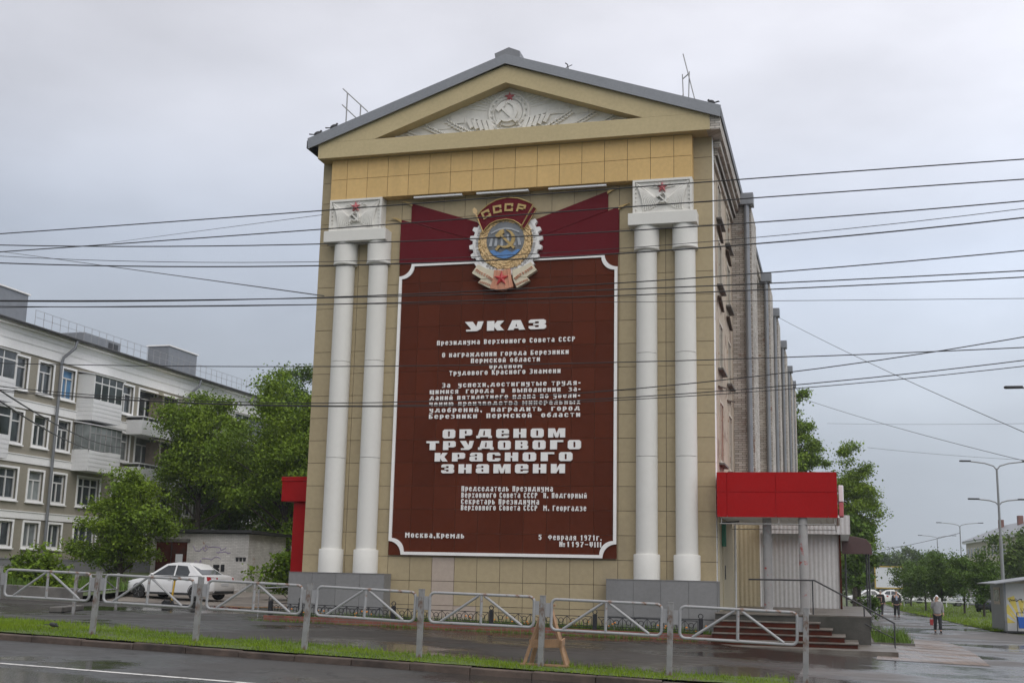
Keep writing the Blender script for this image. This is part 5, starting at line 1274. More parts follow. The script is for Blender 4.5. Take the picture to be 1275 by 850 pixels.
    for x, s in ((-h+.80,-1),(-h+.80,1),(h-.88,-1),(h-.88,1)):
        y = s*.74*sc
        m2 = MB(); m2.lathe([(.33,-.03),(.33,-.012),(.345,-.012),(.345,.02),(.33,.02)], (x, s*(.838*sc), .32), 24, axis='y', a0=0, a1=PI); m2.build('wheel_arch', MT['dark'], t, merge=False)
        m2 = MB(); m2.lathe([(.20,-.10),(.285,-.10),(.305,-.07),(.305,.07),(.285,.10),(.20,.10)], (x,y+s*.03,.305), 24, axis='y'); wh = m2.build('wheel', MT['tyre'], t, merge=False)
        m2 = MB(); m2.lathe([(.205,-.06),(.205,.09*1),(.18,.075),(.06,.085),(.001,.09)] if s > 0 else [(.205,.06),(.205,-.09),(.18,-.075),(.06,-.085),(.001,-.09)], (x,y+s*.03,.305), 20, axis='y')
        for k in range(5):
            a = 2*PI*k/5; m2.bar((x+.04*math.cos(a), y+s*.115, .305+.04*math.sin(a)), (x+.19*math.cos(a), y+s*.115, .305+.19*math.sin(a)), .045, .03, up=(0,1,0))
        m2.build('rim', MT['rim'], wh, merge=False)
    for s in (-1,1):
        m2 = MB(); zt = .90 if style == 'sedan' else .95
        m2.add([(h-.30,s*.80*sc,zt-.10),(h-.02,s*.71*sc,zt-.12),(h+.005,s*.50*sc,zt-.10),(h-.0,s*.50*sc,zt+.04),(h-.05,s*.72*sc,zt+.06),(h-.33,s*.815*sc,zt+.07),
                (h-.34,s*.70*sc,zt-.10),(h-.1,s*.60*sc,zt-.12),(h-.08,s*.48*sc,zt-.10),(h-.1,s*.48*sc,zt+.03),(h-.1,s*.60*sc,zt+.05),(h-.35,s*.70*sc,zt+.06)],
               [(0,1,2,3,4,5),(11,10,9,8,7,6)]+[(i,(i+1)%6,6+(i+1)%6,6+i) for i in range(6)]); m2.build('tail_light', MT['tail'], t)
        m2 = MB(); m2.ball((-h+.24,s*.62*sc,.68), .17,.13,.07,10,6); m2.build('headlight', MT['lamp'], t)
    m2 = MB(); m2.box(h-.02,h+.012,-.26,.26,.60,.71); m2.build('number_plate', MT['paper'], t, bevel=.004)
    m2 = MB(); m2.box(h-.16,h+.015,-.62*sc,.62*sc,.28,.40); m2.build('lower_bumper', MT['dark'], t, bevel=.02)
    m2 = MB(); m2.box(-h-.012,-h+.12,-.42*sc,.42*sc,.42,.56); m2.build('grille', MT['dark'], t, bevel=.02)
    return t
cy_ = (-17.55, 12.1)
CAR = car('parked_car', 'white saloon car parked in the yard in front of the brick garage', (cy_[0], cy_[1], gz(*cy_)), R(-7), MT['carwhite'], None, 4.55, 1.76, 1.52)
# kick scooter
t = thing('kick_scooter', 'yellow and black kick scooter standing beside the white car', 'scooter', (-12.95, 4.5, gz(-12.95,4.5)), R(170))
b = MB(); b.box(-.45,.40,-.075,.075,.09,.14); b.build('deck', MT['black'], t, bevel=.015)
for x in (-.52,.52):
    b = MB(); b.lathe([(.05,-.03),(.12,-.03),(.13,0),(.12,.03),(.05,.03)], (x,0,.13), 16, axis='y'); b.build('wheel', MT['tyre'], t, merge=False)
b = MB(); b.bar((.40,0,.13),(.52,0,.30), .08,.05); b.build('fork', MT['black'], t)
b = MB(); b.tube([(.50,0,.20),(.40,0,1.02)], .035, 10); b.build('steering_column', MT['yellow'], t)
b = MB(); b.tube([(.39,-.26,1.06),(.40,0,1.08),(.39,.26,1.06)], .02, 8); b.build('handlebar', MT['black'], t)
b = MB(); b.box(.35,.45,-.07,.07,.96,1.06); b.build('headset', MT['black'], t, bevel=.02)
b = MB(); b.bar((-.62,0,.20),(-.40,0,.27), .10,.02); b.build('mudguard', MT['black'], t)
t = thing('black_backpack', 'small black backpack lying on the ground next to the scooter', 'bag', (-13.7, 4.7, gz(-13.7,4.7)))
b = MB(); b.ball((0,0,.13), .2,.13,.13,10,7); b.build('bag_body', MT['darkcloth'], t); b = MB(); b.tube([(-.1,-.1,.16),(0,-.15,.26),(.12,-.1,.16)], .015, 6); b.build('strap', MT['black'], t)
# planks and rubble
rnd = random.Random(21)
for i, (x, y, L, rz, lab) in enumerate(((-10.9,7.2,1.7,.25,'long weathered plank lying flat on the yard behind the car'),(-11.6,6.2,1.2,-.3,'short weathered plank lying nearer the railing than the long one'),(-9.9,8.6,1.5,.9,'weathered plank lying askew closest to the red portal'))):
    b = MB(); b.obox((0,0,.05), (L,.16,.04), Matrix.Rotation(R(rnd.uniform(-2,2)),3,'Y')); o = b.build('plank', MT['wood'], None, bevel=.004, loc=(x,y,gz(x,y)+.01)); o.rotation_euler[2] = rz; tag(o, lab, 'plank', 'planks lying in the yard')
b = MB()
for i in range(26):
    x, y = -12.2+rnd.gauss(0,.5), 6.2+rnd.gauss(0,.3); s = rnd.uniform(.03,.10); b.obox((x,y,gz(x,y)+s*.3), (s*1.6,s,s*.8), Matrix.Rotation(rnd.uniform(0,3),3,'Z'))
o = b.build('brick_rubble', MT['redbrick'], None, merge=False); tag(o, 'scatter of broken red brick rubble on the yard', 'rubble', kind='stuff')
def slab_at(name, label, cat, a, b_, w, h, mat, zoff=0):
    a = Vector(a); b_ = Vector(b_); m_ = MB(); m_.bar((a.x,a.y,gz(*a)+h/2+zoff), (b_.x,b_.y,gz(*b_)+h/2+zoff), w, h); o = m_.build(name, mat, None, bevel=.03); return tag(o, label, cat)
slab_at('kerb_slab', 'loose weathered concrete kerb slab lying on the wet asphalt of the yard', 'slab', (-12.3,-3.6), (-13.9,-.2), .35, .16, MT['conc'])
# low dark wall under the embankment
slab_at('retaining_wall', 'low dark stone wall holding back the overgrown bank', 'wall', (-29,3.6), (-17.4,4.9), .4, .62, MT['conc'], -.1)
patch('embankment', [(-34,4.2),(-17.5,5.1)], [(-34,21),(-23,21)], 30, 16, .25, MT['ground'])
blades('bank_weeds', 'tall tangled weeds and grass on the bank above the stone wall', lambda rg: ((lambda x, y: (x, y, gz(x,y)+.2, .6+rg.random()))(rg.uniform(-31,-19.6), 4.5+rg.random()**1.5*9)), 9000, .42, .045, MT['weed'], 15)

# ---------------------------------------------------------------- trees
def tree(name, label, x, y, h, cr, base, seed, nleaf, ls, mat, tr=.14, group=None, cat='tree', clumps=70, squash=1.0, z0=None, wob=.32, core=0.0):
    rg = np.random.default_rng(seed); rnd = random.Random(seed)
    z0 = gz(x, y) if z0 is None else z0
    t = thing(name, label, cat, (x, y, z0-.05), 0, group)
    # clump centres: an uneven crown with shoulders and gaps
    ch = (h-base)/2; cz = base+ch
    C_ = []; ph = rg.uniform(0, 6.3, 6)
    while len(C_) < clumps:
        d = rg.normal(size=3); d /= np.linalg.norm(d); r = (rg.random()**.42)*(.62 if rg.random() < .3 else 1.0)
        lump = 1+wob*math.sin(3*math.atan2(d[1], d[0])+ph[0])*math.cos(2.3*d[2]+ph[1])+wob*.7*math.sin(5*math.atan2(d[1], d[0])+ph[2]+3*d[2])
        taper = 1-.35*max(0, d[2]*r)
        C_.append((d[0]*cr*r*lump*taper*squash, d[1]*cr*r*lump*taper, cz+d[2]*ch*r*(.9+.12*lump)))
    C_ = np.array(C_)
    # trunk and limbs
    b = MB(); top = base+ch*1.25; lean = rg.normal(0, .05*h, 2)*.4
    pts = [Vector((lean[0]*(k/5)**2+rnd.uniform(-.04,.04)*k*.3, lean[1]*(k/5)**2+rnd.uniform(-.04,.04)*k*.3, top*k/5)) for k in range(6)]
    b.tube(pts, [tr*1.25, tr, tr*.85, tr*.68, tr*.48, tr*.22], 8)
    order = sorted(range(len(C_)), key=lambda i: -np.hypot(C_[i][0], C_[i][1]))
    for i in order[:min(len(C_), 26)]:
        c = Vector(C_[i]); zs = max(base*.75, min(top*.9, c.z-np.hypot(c.x, c.y)*rnd.uniform(.5,.9))); k = zs/top*5; j = min(int(k), 4)
        p0 = pts[j].lerp(pts[j+1], k-j); md = p0.lerp(c, .5)+Vector((rnd.uniform(-.12,.12)*cr*.5, rnd.uniform(-.12,.12)*cr*.5, rnd.uniform(.0,.12)*cr))
        r0 = tr*.42*(1-zs/top*.5); b.tube([p0, p0.lerp(md,.6), md, c], [r0, r0*.75, r0*.6, r0*.18], 6)
    b.build('trunk', MT['bark'], t, merge=False)
    # leaf clumps
    per = rg.multinomial(nleaf, rg.dirichlet(np.ones(clumps)*3))
    P = []; 
    for c, k in zip(C_, per):
        s = cr*rg.uniform(.10,.20)*(70/clumps)**.33
        q = rg.normal(size=(k, 3))*np.array([s, s, s*.62]); P.append(c+q)
    P = np.concatenate(P); n = len(P)
    nrm = rg.normal(size=(n, 3)); nrm[:, 2] = np.abs(nrm[:, 2])+.35; nrm /= np.linalg.norm(nrm, axis=1)[:, None]
    a = np.cross(nrm, rg.normal(size=(n, 3))); a /= np.linalg.norm(a, axis=1)[:, None]; bb = np.cross(nrm, a)
    L = (ls*rg.uniform(.55, 1.35, n))[:, None]; W = L*rg.uniform(.45, .8, n)[:, None]; dr = np.array([0, 0, -1])*L*.22
    V = np.empty((n, 5, 3)); V[:, 0] = P-a*L*.5; V[:, 1] = P+bb*W*.5-a*L*.05+dr*.2; V[:, 2] = P+a*L*.5+dr; V[:, 3] = P-bb*W*.5-a*L*.05+dr*.2; V[:, 4] = P+nrm*L*.06
    F = np.arange(n*5).reshape(n, 5)
    me = bpy.data.meshes.new('crown'); me.from_pydata(V.reshape(-1, 3).tolist(), [], F[:, :4].tolist())
    me.materials.append(mat); o = bpy.data.objects.new('crown', me); COL.objects.link(o); o.parent = t
    return t
tree('maple_tree', 'broad bushy maple with a full crown rising behind the brick garage', -21.2, 29.1, 12.5, 3.7, 1.6, 11, 50000, .18, MT['leaf'], .22, clumps=110)
tree('maple_tree', 'spreading maple partly covering the far balconies of the apartment block', -28.2, 31.8, 12.2, 3.3, 2.2, 12, 38000, .18, MT['leaf'], .20, clumps=90)
tree('poplar_tree', 'tall thin topped tree standing above all the yard foliage', -28.6, 45.2, 15.6, 2.6, 4.0, 13, 18000, .20, MT['leaf4'], .22, clumps=60)
tree('maple_tree', 'low round maple spilling over the dark red garage door', -24.0, 17.4, 5.8, 2.1, .25, 14, 30000, .15, MT['leaf'], .13, clumps=90)
tree('maple_tree', 'leafy young maple squeezed between garage and tiled building', -17.2, 27.5, 8.6, 2.3, .6, 15, 24000, .17, MT['leaf'], .13, clumps=70)
tree('maple_tree', 'dense maple filling the gap behind the garage roof', -24.6, 36.0, 13.4, 3.4, 1.2, 16, 32000, .22, MT['leaf2'], .2, clumps=90)
tree('maple_tree', 'dark maple in front of the hidden end of the apartment block', -30.5, 40.0, 10.5, 3.0, 1.2, 17, 12000, .30, MT['leaf2'], .2, clumps=80)
tree('poplar_tree', 'pale slim tree rising close to the beige tiled corner', -22.6, 43.0, 13.6, 2.2, 3.5, 18, 8000, .27, MT['leaf4'], .18, clumps=50)
tree('lilac_bush', 'rounded bush growing against the end of the garage', -14.2, 15.8, 2.5, 1.3, .05, 19, 4200, .20, MT['leaf'], .05, cat='bush', clumps=50)
tree('lilac_bush', 'small bush between the red portal and the garage wall', -12.2, 14.2, 1.9, .95, .05, 20, 2600, .17, MT['leaf'], .04, cat='bush', clumps=40)
tree('lilac_bush', 'ragged bush on the bank above the stone wall', -20.3, 6.6, 1.9, 1.15, .05, 21, 3200, .18, MT['leaf'], .04, cat='bush', clumps=45, z0=gz(-20.3,6.6)+.25)
# street side
tree('poplar_tree', 'tall tree showing behind the far end of the brick side wall', 5.9, 81, 20.6, 2.9, 5.5, 31, 24000, .26, MT['leaf'], .3, clumps=80)
tree('poplar_tree', 'rounded tree standing clear against the sky beyond the shop annex', 10.75, 72, 14.3, 2.5, 3.6, 32, 28000, .20, MT['leaf'], .22, clumps=85)
tree('poplar_tree', 'lower dark tree under the rounded one behind the brown awning', 10.9, 62, 8.0, 1.7, 1.0, 33, 5000, .30, MT['leaf2'], .15, clumps=60)
tree('lilac_bush', 'dark bush beneath the brown awning beyond its posts', 11.25, 40.6, 1.9, .62, .05, 34, 1800, .15, MT['leaf2'], .03, cat='bush', clumps=35)
R_ = [(19.56,60.0,4.75,1.5,1.15,41,'young linden standing alone nearest the kiosk on the lawn'),(19.0,68.5,4.9,1.75,1.0,42,'young linden second from the kiosk in the lawn row'),(17.5,71.0,4.8,1.7,1.0,43,'young linden third from the kiosk in the lawn row'),
  (16.5,75.0,4.5,1.6,.9,44,'small young linden at the path end of the lawn row'),(17.6,83,5.1,1.9,.9,45,'young linden half hidden behind the lawn row'),(16.2,92,5.0,1.9,.8,46,'young linden farthest along the path edge of the lawn')]
for x, y, h, cr, bs, sd, lab in R_:
    tree('linden_tree', lab, x, y, h, cr, bs, sd, 7000, .18, MT['leaf2'], .075, 'young lindens on the lawn', clumps=45)
tree('maple_tree', 'large soft tree behind the kiosk in front of the cream house', 27.0, 88, 8.6, 3.5, 1.0, 51, 7500, .34, MT['leaf4'], .2, clumps=70)
tree('maple_tree', 'soft grey-green tree behind the large one at the kiosk', 29.6, 104, 8.6, 3.5, 1.5, 52, 6500, .38, MT['leaf4'], .2, clumps=60)
# distant trees closing the avenue
ft = None
FAR = [(9.0,150,9.5,1.0,'distant tree just past the brown awning'),(11.5,199,8.0,1.0,'distant tree behind the cream edged billboard legs'),(14.2,225,9.5,1.1,'distant tree showing above the blank billboard'),(17.5,243,9.0,1.0,'distant tree over the street end of the billboard'),(20.5,223,9.6,1.1,'distant tree between billboard and lawn row'),
 (23.8,234,10.6,1.1,'distant tree rising highest above the lawn row'),(26.5,262,9.8,1.0,'distant tree beneath the third lamp post'),(20.7,290,9.0,1.0,'hazy tree at the end of the avenue'),(13.0,310,9.5,1.1,'hazy tree closing the path end'),(9.0,260,9.0,1.0,'hazy tree behind the shop annex'),(30.5,255,10.5,1.1,'distant tree before the cream house corner'),(34.5,300,11,1.2,'hazy tree beyond the cream house')]
for i, (x, y, h, s, lab) in enumerate(FAR):
    if ft is None or i == 5:
        ft = tree('distant_tree', lab, x, y, h, 3.4*s, .6, 60+i, 3200, .62, MT['leaf3'], .2, 'trees at the end of the avenue', clumps=45); fh = h; tc = {o.parent.name: [] for o in bpy.data.objects if o.parent}
    else:
        dup(ft, (x, y, gz(x,y)-.05), i*1.9, lab, scale=h/fh)
# far wooded mass beyond the street
rg = np.random.default_rng(77)
n = 14000; X = rg.uniform(-60, 120, n); Yw = 360+rg.uniform(-14, 14, n); tp = 7+2.2*np.sin(X*.11)+1.6*np.sin(X*.31+1)+.8*np.sin(X*.9); Zw = -.8+tp*rg.random(n)**.6
P = np.stack([X, Yw, Zw], 1); a = rg.normal(size=(n,3)); a /= np.linalg.norm(a,axis=1)[:,None]; b2 = np.cross(a, rg.normal(size=(n,3))); b2 /= np.linalg.norm(b2,axis=1)[:,None]; s = rg.uniform(.5,1.3,n)[:,None]
V = np.stack([P-a*s, P+b2*s*.7, P+a*s, P-b2*s*.7], 1).reshape(-1,3)
me = bpy.data.meshes.new('distant_woods'); me.from_pydata(V.tolist(), [], np.arange(n*4).reshape(n,4).tolist()); me.materials.append(MT['leaf3'])
o = bpy.data.objects.new('distant_woods', me); COL.objects.link(o); tag(o, 'continuous belt of trees far beyond the end of the avenue', 'woods', kind='stuff')
# distant trees behind the apartment block are hidden; nothing built there

# ---------------------------------------------------------------- kiosk, bin, billboard, lamps
KX, KY = 17.56, 31.4; kz = gz(KX, KY)
t = thing('street_kiosk', 'white street kiosk with a painted yellow sun and black tag, sloping sheet roof', 'kiosk', (KX, KY, kz), R(4))
b = MB(); b.box(0, 3.2, 0, 3.4, .08, 2.42); b.build('wall', MT['corr'], t, bevel=.015)
b = MB(); b.box(-.06,.0,.0,3.4,.08,2.42); b.box(-.07,.04,-.03,.05,.05,2.44); b.build('corner_frame', MT['pipe'], t, merge=False)
b = MB(); b.box(-.075,-.062,.9,2.5,1.35,2.2); w_ = b.build('side_hatch', MT['oldsash'], t); b = MB(); b.box(-.082,-.076,1.05,2.35,1.5,2.08); b.build('pane', MT['panepale'], w_)
b = MB(); b.box(-.05,3.25,-.05,3.45,-.02,.08); b.build('base_frame', MT['dark'], t)
b = MB(); b.obox((1.55,1.5,2.72), (4.4,5.0,.05), Matrix.Rotation(R(-9),3,'Y')); 
b.build('roof', MT['roofmetal'], t)
b = MB(); b.prism([(-.02,2.42),(3.2,2.42),(3.2,2.93)], 0.0, 3.4); b.build('gable', MT['oldsash'], t)
su = MB()
for k in range(9):
    a = R(8+k*20.5); r1 = 1.15+.25*(k % 2)
    c0 = (.75, .45)
    q = [(c0[0]+.36*math.cos(a-.05),c0[1]+.36*math.sin(a-.05)),(c0[0]+r1*math.cos(a-.13),c0[1]+r1*math.sin(a-.13)),(c0[0]+r1*math.cos(a+.13),c0[1]+r1*math.sin(a+.13)),(c0[0]+.36*math.cos(a+.05),c0[1]+.36*math.sin(a+.05))]
    q = [(max(.03,x),max(.12,z)) for x, z in q]; su.prism(q, -.006, -.002)
su.build('painted_sun', simple('yellow mural paint', (.68,.55,.12), .7, .12, 3), t, merge=False)
su = MB(); sc_ = random.Random(2); scrawl(su, .18, 1.50, .75, .16, -.004, .016, 11, sc_); scrawl(su, .22, 1.55, .6, .12, -.004, .013, 9, sc_); su.build('black_tag', MT['black'], t, merge=False)
su = MB()
for k in range(9):
    a = R(110+k*22); su.prism([(1.25+.12*math.cos(a-.3),2.1+.12*math.sin(a-.3)),(1.25+.42*math.cos(a),2.1+.30*math.sin(a)),(1.25+.12*math.cos(a+.3),2.1+.12*math.sin(a+.3))], -.006, -.002)
su.build('painted_flower', simple('salmon mural paint', (.55,.22,.16), .7, .12, 3), t, merge=False)
bx, by = 18.25, 30.75
t = thing('litter_bin', 'blue litter bin hung on a dark frame in front of the kiosk', 'bin', (bx, by, gz(bx,by)))
b = MB(); b.prism([(-.20,.25),(.20,.25),(.25,.80),(-.25,.80)], -.16, .16); bo_ = b.build('bin_body', MT['blue'], t, bevel=.02)
b = MB()
for x in (-.27,.27): b.tube([(x,0,0),(x,0,1.0)], .02, 6)
b.tube([(-.27,0,1.0),(.27,0,1.0)], .02, 6); b.tube([(0,0,1.0),(.08,0,1.22),(-.08,0,1.22),(0,0,1.0)], .015, 5); b.build('bin_frame', MT['dark'], t, merge=False)
t = thing('billboard', 'blank white billboard with a yellow edge on legs at the end of the path', 'billboard', (15.45, 126.0, gz(15.45,126)), R(-6))
b = MB(); b.box(-1.62,1.62,-.06,.06,1.65,4.20); b.build('board', MT['paper'], t)
b = MB(); b.ring([(-1.75,1.53),(1.75,1.53),(1.75,4.33),(-1.75,4.33)],[(-1.60,1.67),(1.60,1.67),(1.60,4.18),(-1.60,4.18)], -.10, .07); b.build('yellow_frame', simple('ochre frame', (.42,.29,.05), .5, .1, 4), t)
for x in (-.9,.9):
    b = MB(); b.box(x-.12,x+.12,.07,.25,-.3,4.0); b.build('leg', MT['pipe'], t)
t = thing('small_sign', 'small white sign on a pole beside the blank billboard', 'sign', (18.7, 128, gz(18.7,128)))
b = MB(); b.box(-.35,.35,-.04,.04,3.2,3.9); b.build('sign_plate', MT['paper'], t); b = MB(); b.tube([(0,.06,0),(0,.06,3.8)], .05, 8); b.build('pole', MT['lampgrey'], t)
def lamp(label, x, y, top, arm, rz=0, low=None, group='double armed street lamps', single=False):
    z0 = gz(x, y); t = thing('street_lamp', label, 'lamp', (x, y, z0), rz, group); h = top-z0
    b = MB(); b.tube([(0,0,0),(0,0,h*.55),(0,0,h*.55+.02),(0,0,h)], [.11,.10,.075,.06], 10); b.build('pole', MT['lampgrey'], t, merge=False)
    def armpair(zb, L, rise):
        for s in ((-1,) if single else (-1, 1)):
            b = MB(); b.tube([(0,0,zb-.10),(s*.18,0,zb+rise*.35),(s*L*.45,0,zb+rise*.75),(s*L,0,zb+rise)], .04, 8); ao = b.build('arm', MT['lampgrey'], t, merge=False)
            b = MB(); b.prism([(s*(L-.05),-.10),(s*(L+.55),-.13),(s*(L+.62),0),(s*(L+.55),.13),(s*(L-.05),.10)], zb+rise-.03, zb+rise+.06, 'xy'); b.build('lamp_head', MT['dark'], ao, bevel=.02)
    armpair(h, arm, .42)
    if low: armpair(low-z0, arm*.75, .26)
    return t
L1 = lamp('tall double armed street lamp with a second lower pair of arms behind the kiosk', 18.92, 43.15, 8.52, 1.55, R(8), 6.4)
lamp('distant double armed street lamp over the middle of the lawn row', 24.25, 127.0, 8.75, 2.2)
lamp('distant double armed street lamp between the lawn row and the billboard', 24.6, 169.4, 8.7, 2.3)
lamp('thin far street lamp standing in line with the blank billboard', 19.7, 235.7, 8.8, 2.6)
lamp('faintest street lamp at the far end of the avenue', 26.1, 290, 8.7, 2.8)
lamp('street lamp whose single head reaches in over the wet path', 18.3, 13.6, 8.5, 1.9, 0, None, None, True)
# low white barrier and vehicles along the far carriageway
t = thing('white_barrier', 'low white tubular barrier behind the young lindens', 'barrier', (0,0,0))
for i, x in enumerate((15.6,17.6,19.6,21.6,23.6)):
    b = MB(); b.tube([(x,93+.2*i,gz(x,93)),(x,93+.2*i,gz(x,93)+.95)], .05, 6); b.build('post', MT['tube'], t)
for z in (.55,.92):
    b = MB(); b.tube([(15.4,92.98,gz(15.4,93)+z),(23.8,93.8,gz(23.8,93)+z)], .055, 6); b.build('rail', MT['tube'], t)
FC = [(11.4,99,-.1,'white'),(14.8,106,.1,'white'),(18.9,112,.0,'white'),(22.4,103,.2,'grey')]
gm = simple('silver car paint', (.40,.42,.45), .25, .03, 1, fine=0); dm = simple('dark car paint', (.03,.035,.045), .2, .05, 1, fine=0)
fc = car('parked_car', 'small white car at the end of the path beyond the brown awning', (12.2,99,gz(12.2,99)), R(8), MT['carwhite'], 'cars at the end of the avenue')
dup(fc, (15.2,107,gz(15.2,107)), R(175), 'white car behind the two men in dark clothes')
dup(fc, (19.6,114,gz(19.6,114)), R(3), 'white car seen through the trunks of the lawn row')
gc = car('parked_car', 'silver car behind the white barrier near the young lindens', (22.6,101,gz(22.6,101)), R(5), gm, 'cars at the end of the avenue')
car('dark_car', 'dark tall car on the avenue just behind the kiosk roof edge', (22.2,77.0,gz(22.2,77)), R(60), dm, None, 4.3, 1.78, 1.68, 'suv')
dup(gc, (25.5,92,gz(25.5,92)), R(70), 'silver car turned towards us beside the dark tall car')

# cream house at the far side of the avenue
t = thing('cream_house', 'three storey cream house with a grey hipped roof across the avenue', 'building', (33.1, 214.0, gz(33,214)), math.atan2(-46.4, 4.1))
b = MB(); b.box(0, 62, 0, 12, 0, 9.95); b.build('wall', MT['farwall'], t); b = MB(); b.box(-.6, 62.6, -.6, 12.6, 9.955, 10.35); b.build('eave', MT['trimwhite'], t)
b = MB(); b.add([(-.8,12.8,10.36),(62.8,12.8,10.36),(62.8,-.8,10.36),(-.8,-.8,10.36),(6,6,13.4),(56,6,13.4)], [(0,1,5,4),(1,2,5),(2,3,4,5),(3,0,4),(3,2,1,0)]); b.build('roof', MT['roofmetal'], t)
for i in range(20):
    for z in (1.3,4.3,7.3):
            f = MB(); x = 1.6+i*3.05; f.box(x-.08,x+1.43,-.06,.02,z-.1,z+1.75); fo = f.build('window', MT['sash'], t); f = MB(); f.box(x,x+1.35,-.075,-.062,z,z+1.65); f.build('pane', MT['pane'], fo)
for i in range(3):
    for z in (1.3,4.3,7.3):
        f = MB(); yy = 1.6+i*3.4; f.box(-.06,.02,yy-.1,yy+1.4,z-.1,z+1.75); fo = f.build('window', MT['sash'], t); f = MB(); f.box(-.075,-.062,yy,yy+1.3,z,z+1.65); f.build('pane', MT['pane'], fo)
for x in (9, 24, 40): 
    f = MB(); f.box(x,x+1.2,4.2,5,12.0,14.2); f.build('chimney', MT['redbrick'], t)

# ---------------------------------------------------------------- people
def skinned(joints, edges, root=0, sub=2):
    me = bpy.data.meshes.new('body'); me.from_pydata([j[:3] for j in joints], edges, [])
    o = bpy.data.objects.new('body', me); COL.objects.link(o)
    md = o.modifiers.new('skin', 'SKIN'); md.use_smooth_shade = True
    for i, j in enumerate(joints):
        r = j[3]; r = r if isinstance(r, tuple) else (r, r)
        me.skin_vertices[0].data[i].radius = r; me.skin_vertices[0].data[i].use_root = (i == root)
    sb = o.modifiers.new('sub', 'SUBSURF'); sb.levels = sub; sb.render_levels = sub
    dg = bpy.context.evaluated_depsgraph_get(); dg.update()
    m2 = bpy.data.meshes.new_from_object(o.evaluated_get(dg)); bpy.data.objects.remove(o); bpy.data.meshes.remove(me)
    return m2
def person(label, x, y, rz, pose, top, legs, hair, extra=None, build=1.0):
    z0 = gz(x, y); t = thing('person', label, 'person', (x, y, z0), rz)
    # faces -y in its own space; s = +1 is the figure's left hand side
    hipz = .90; sh = 1.42; k = build
    st = pose.get('stride', .12)
    J = [(0,0,hipz,.15*k),(0,.01,1.12,.15*k),(0,.01,1.32,.17*k),(0,0,1.46,.07),(0,-.02,1.56,.055)]
    E = [(0,1),(1,2),(2,3),(3,4)]
    J2 = []
    def chain(start, pts):
        p = start
        for q in pts: J.append(q); E.append((p, len(J)-1)); p = len(J)-1
        return p
    ends = {}
    for s in (-1, 1):
        f = st*s
        ends['f', s] = chain(0, [(.10*s,0,.84,.095*k),(.105*s,-f*.35-.03,.48,.065),(.11*s,-f*.9+(.05 if f < 0 else 0),.09,.042),(.12*s,-f*.9-.13,.045,.04)])
        el, ha = pose['arm%d' % s]
        ends['h', s] = chain(2, [(.19*s*k,.01,1.40,.065),(*el,.05),(*ha,.035)])
    me = skinned(J, E); me.materials.clear(); me.materials.append(MT['skin']); bo = bpy.data.objects.new('body', me); COL.objects.link(bo); bo.parent = t
    for p in me.polygons: p.use_smooth = True
    # head with a face joined to the same body mesh
    hd = MB(); hd.ball((0,-.02,1.655), .075,.092,.112,14,10); hd.ball((0,-.115,1.645), .014,.022,.022,6,4); hd.ball((-.03,-.098,1.672), .012,.01,.008,6,4); hd.ball((.03,-.098,1.672), .012,.01,.008,6,4)
    hd.ball((0,-.098,1.602), .026,.012,.008,6,4)
    for s in (-1,1): hd.ball((.078*s,-.01,1.65), .012,.022,.032,6,4)
    for s in (-1, 1):
        ha = Vector(J[ends['h', s]][:3]); el = Vector(pose['arm%d' % s][0]); d = (ha-el).normalized()
        hd.tube([ha-d*.02, ha+d*.07], [.032,.036], 8); side = d.cross(Vector((1,0,0))).normalized()
        for i in range(4):
            o_ = side*(.027-.018*i); c1 = ha+d*.07+o_; ln = (.075,.085,.08,.06)[i]
            hd.tube([c1-d*.02, c1+d*ln*.55, c1+d*ln*.9+Vector((-s*.02,0,0))], [.0095,.009,.007], 6)
        hd.tube([ha+d*.01+side*.03, ha+d*.05+side*.055, ha+d*.085+side*.055], [.012,.011,.008], 6)
    ho = hd.build('head', MT['skin'], None, merge=False)
    bm = bmesh.new(); bm.from_mesh(me); bm.from_mesh(ho.data); bm.to_mesh(me); bm.free(); bpy.data.objects.remove(ho)
    # clothes
    Jt = [(0,0,.86,(.185*k,.15*k)),(0,0,1.10,(.19*k,.155*k)),(0,.005,1.33,(.20*k,.16*k)),(0,0,1.475,.085)]; Et = [(0,1),(1,2),(2,3)]
    for s in (-1, 1):
        el, ha = pose['arm%d' % s]; i0 = len(Jt); w_ = Vector(el).lerp(Vector(ha), .92)
        Jt += [(.20*s*k,.01,1.40,.085),(*el,.068),(*w_,.052)]; Et += [(2,i0),(i0,i0+1),(i0+1,i0+2)]
    me = skinned(Jt, Et, 1); me.materials.clear(); me.materials.append(top); o = bpy.data.objects.new('jacket', me); COL.objects.link(o); o.parent = t
    for p in me.polygons: p.use_smooth = True
    Jl = [(0,0,.92,(.17*k,.145*k))]; El = []
    for s in (-1, 1):
        f = st*s; i0 = len(Jl); Jl += [(.10*s,0,.80,.115*k),(.105*s,-f*.35-.03,.48,.088),(.11*s,-f*.9+(.05 if f < 0 else 0),.10,.075)]; El += [(0,i0),(i0,i0+1),(i0+1,i0+2)]
    me = skinned(Jl, El, 0); me.materials.clear(); me.materials.append(legs); o = bpy.data.objects.new('trousers', me); COL.objects.link(o); o.parent = t
    for p in me.polygons: p.use_smooth = True
    for s in (-1, 1):
        f = st*s; b = MB(); yy = -f*.9+(.05 if f < 0 else 0); b.ball((.115*s, yy-.07, .045), .05,.14,.05,10,6); b.build('shoe', MT['darkcloth'], t)
    hr = MB(); vs = []; n_, m_ = 14, 6
    for i in range(m_+1):
        th = R(8+82*i/m_)
        for j in range(n_):
            a = 2*PI*j/n_; fr = 1.0 if math.sin(a) > -.5 else .75
            vs.append((.082*math.sin(th*fr)*math.cos(a), -.015+.10*math.sin(th*fr)*math.sin(a), 1.66+.115*math.cos(th*fr)))
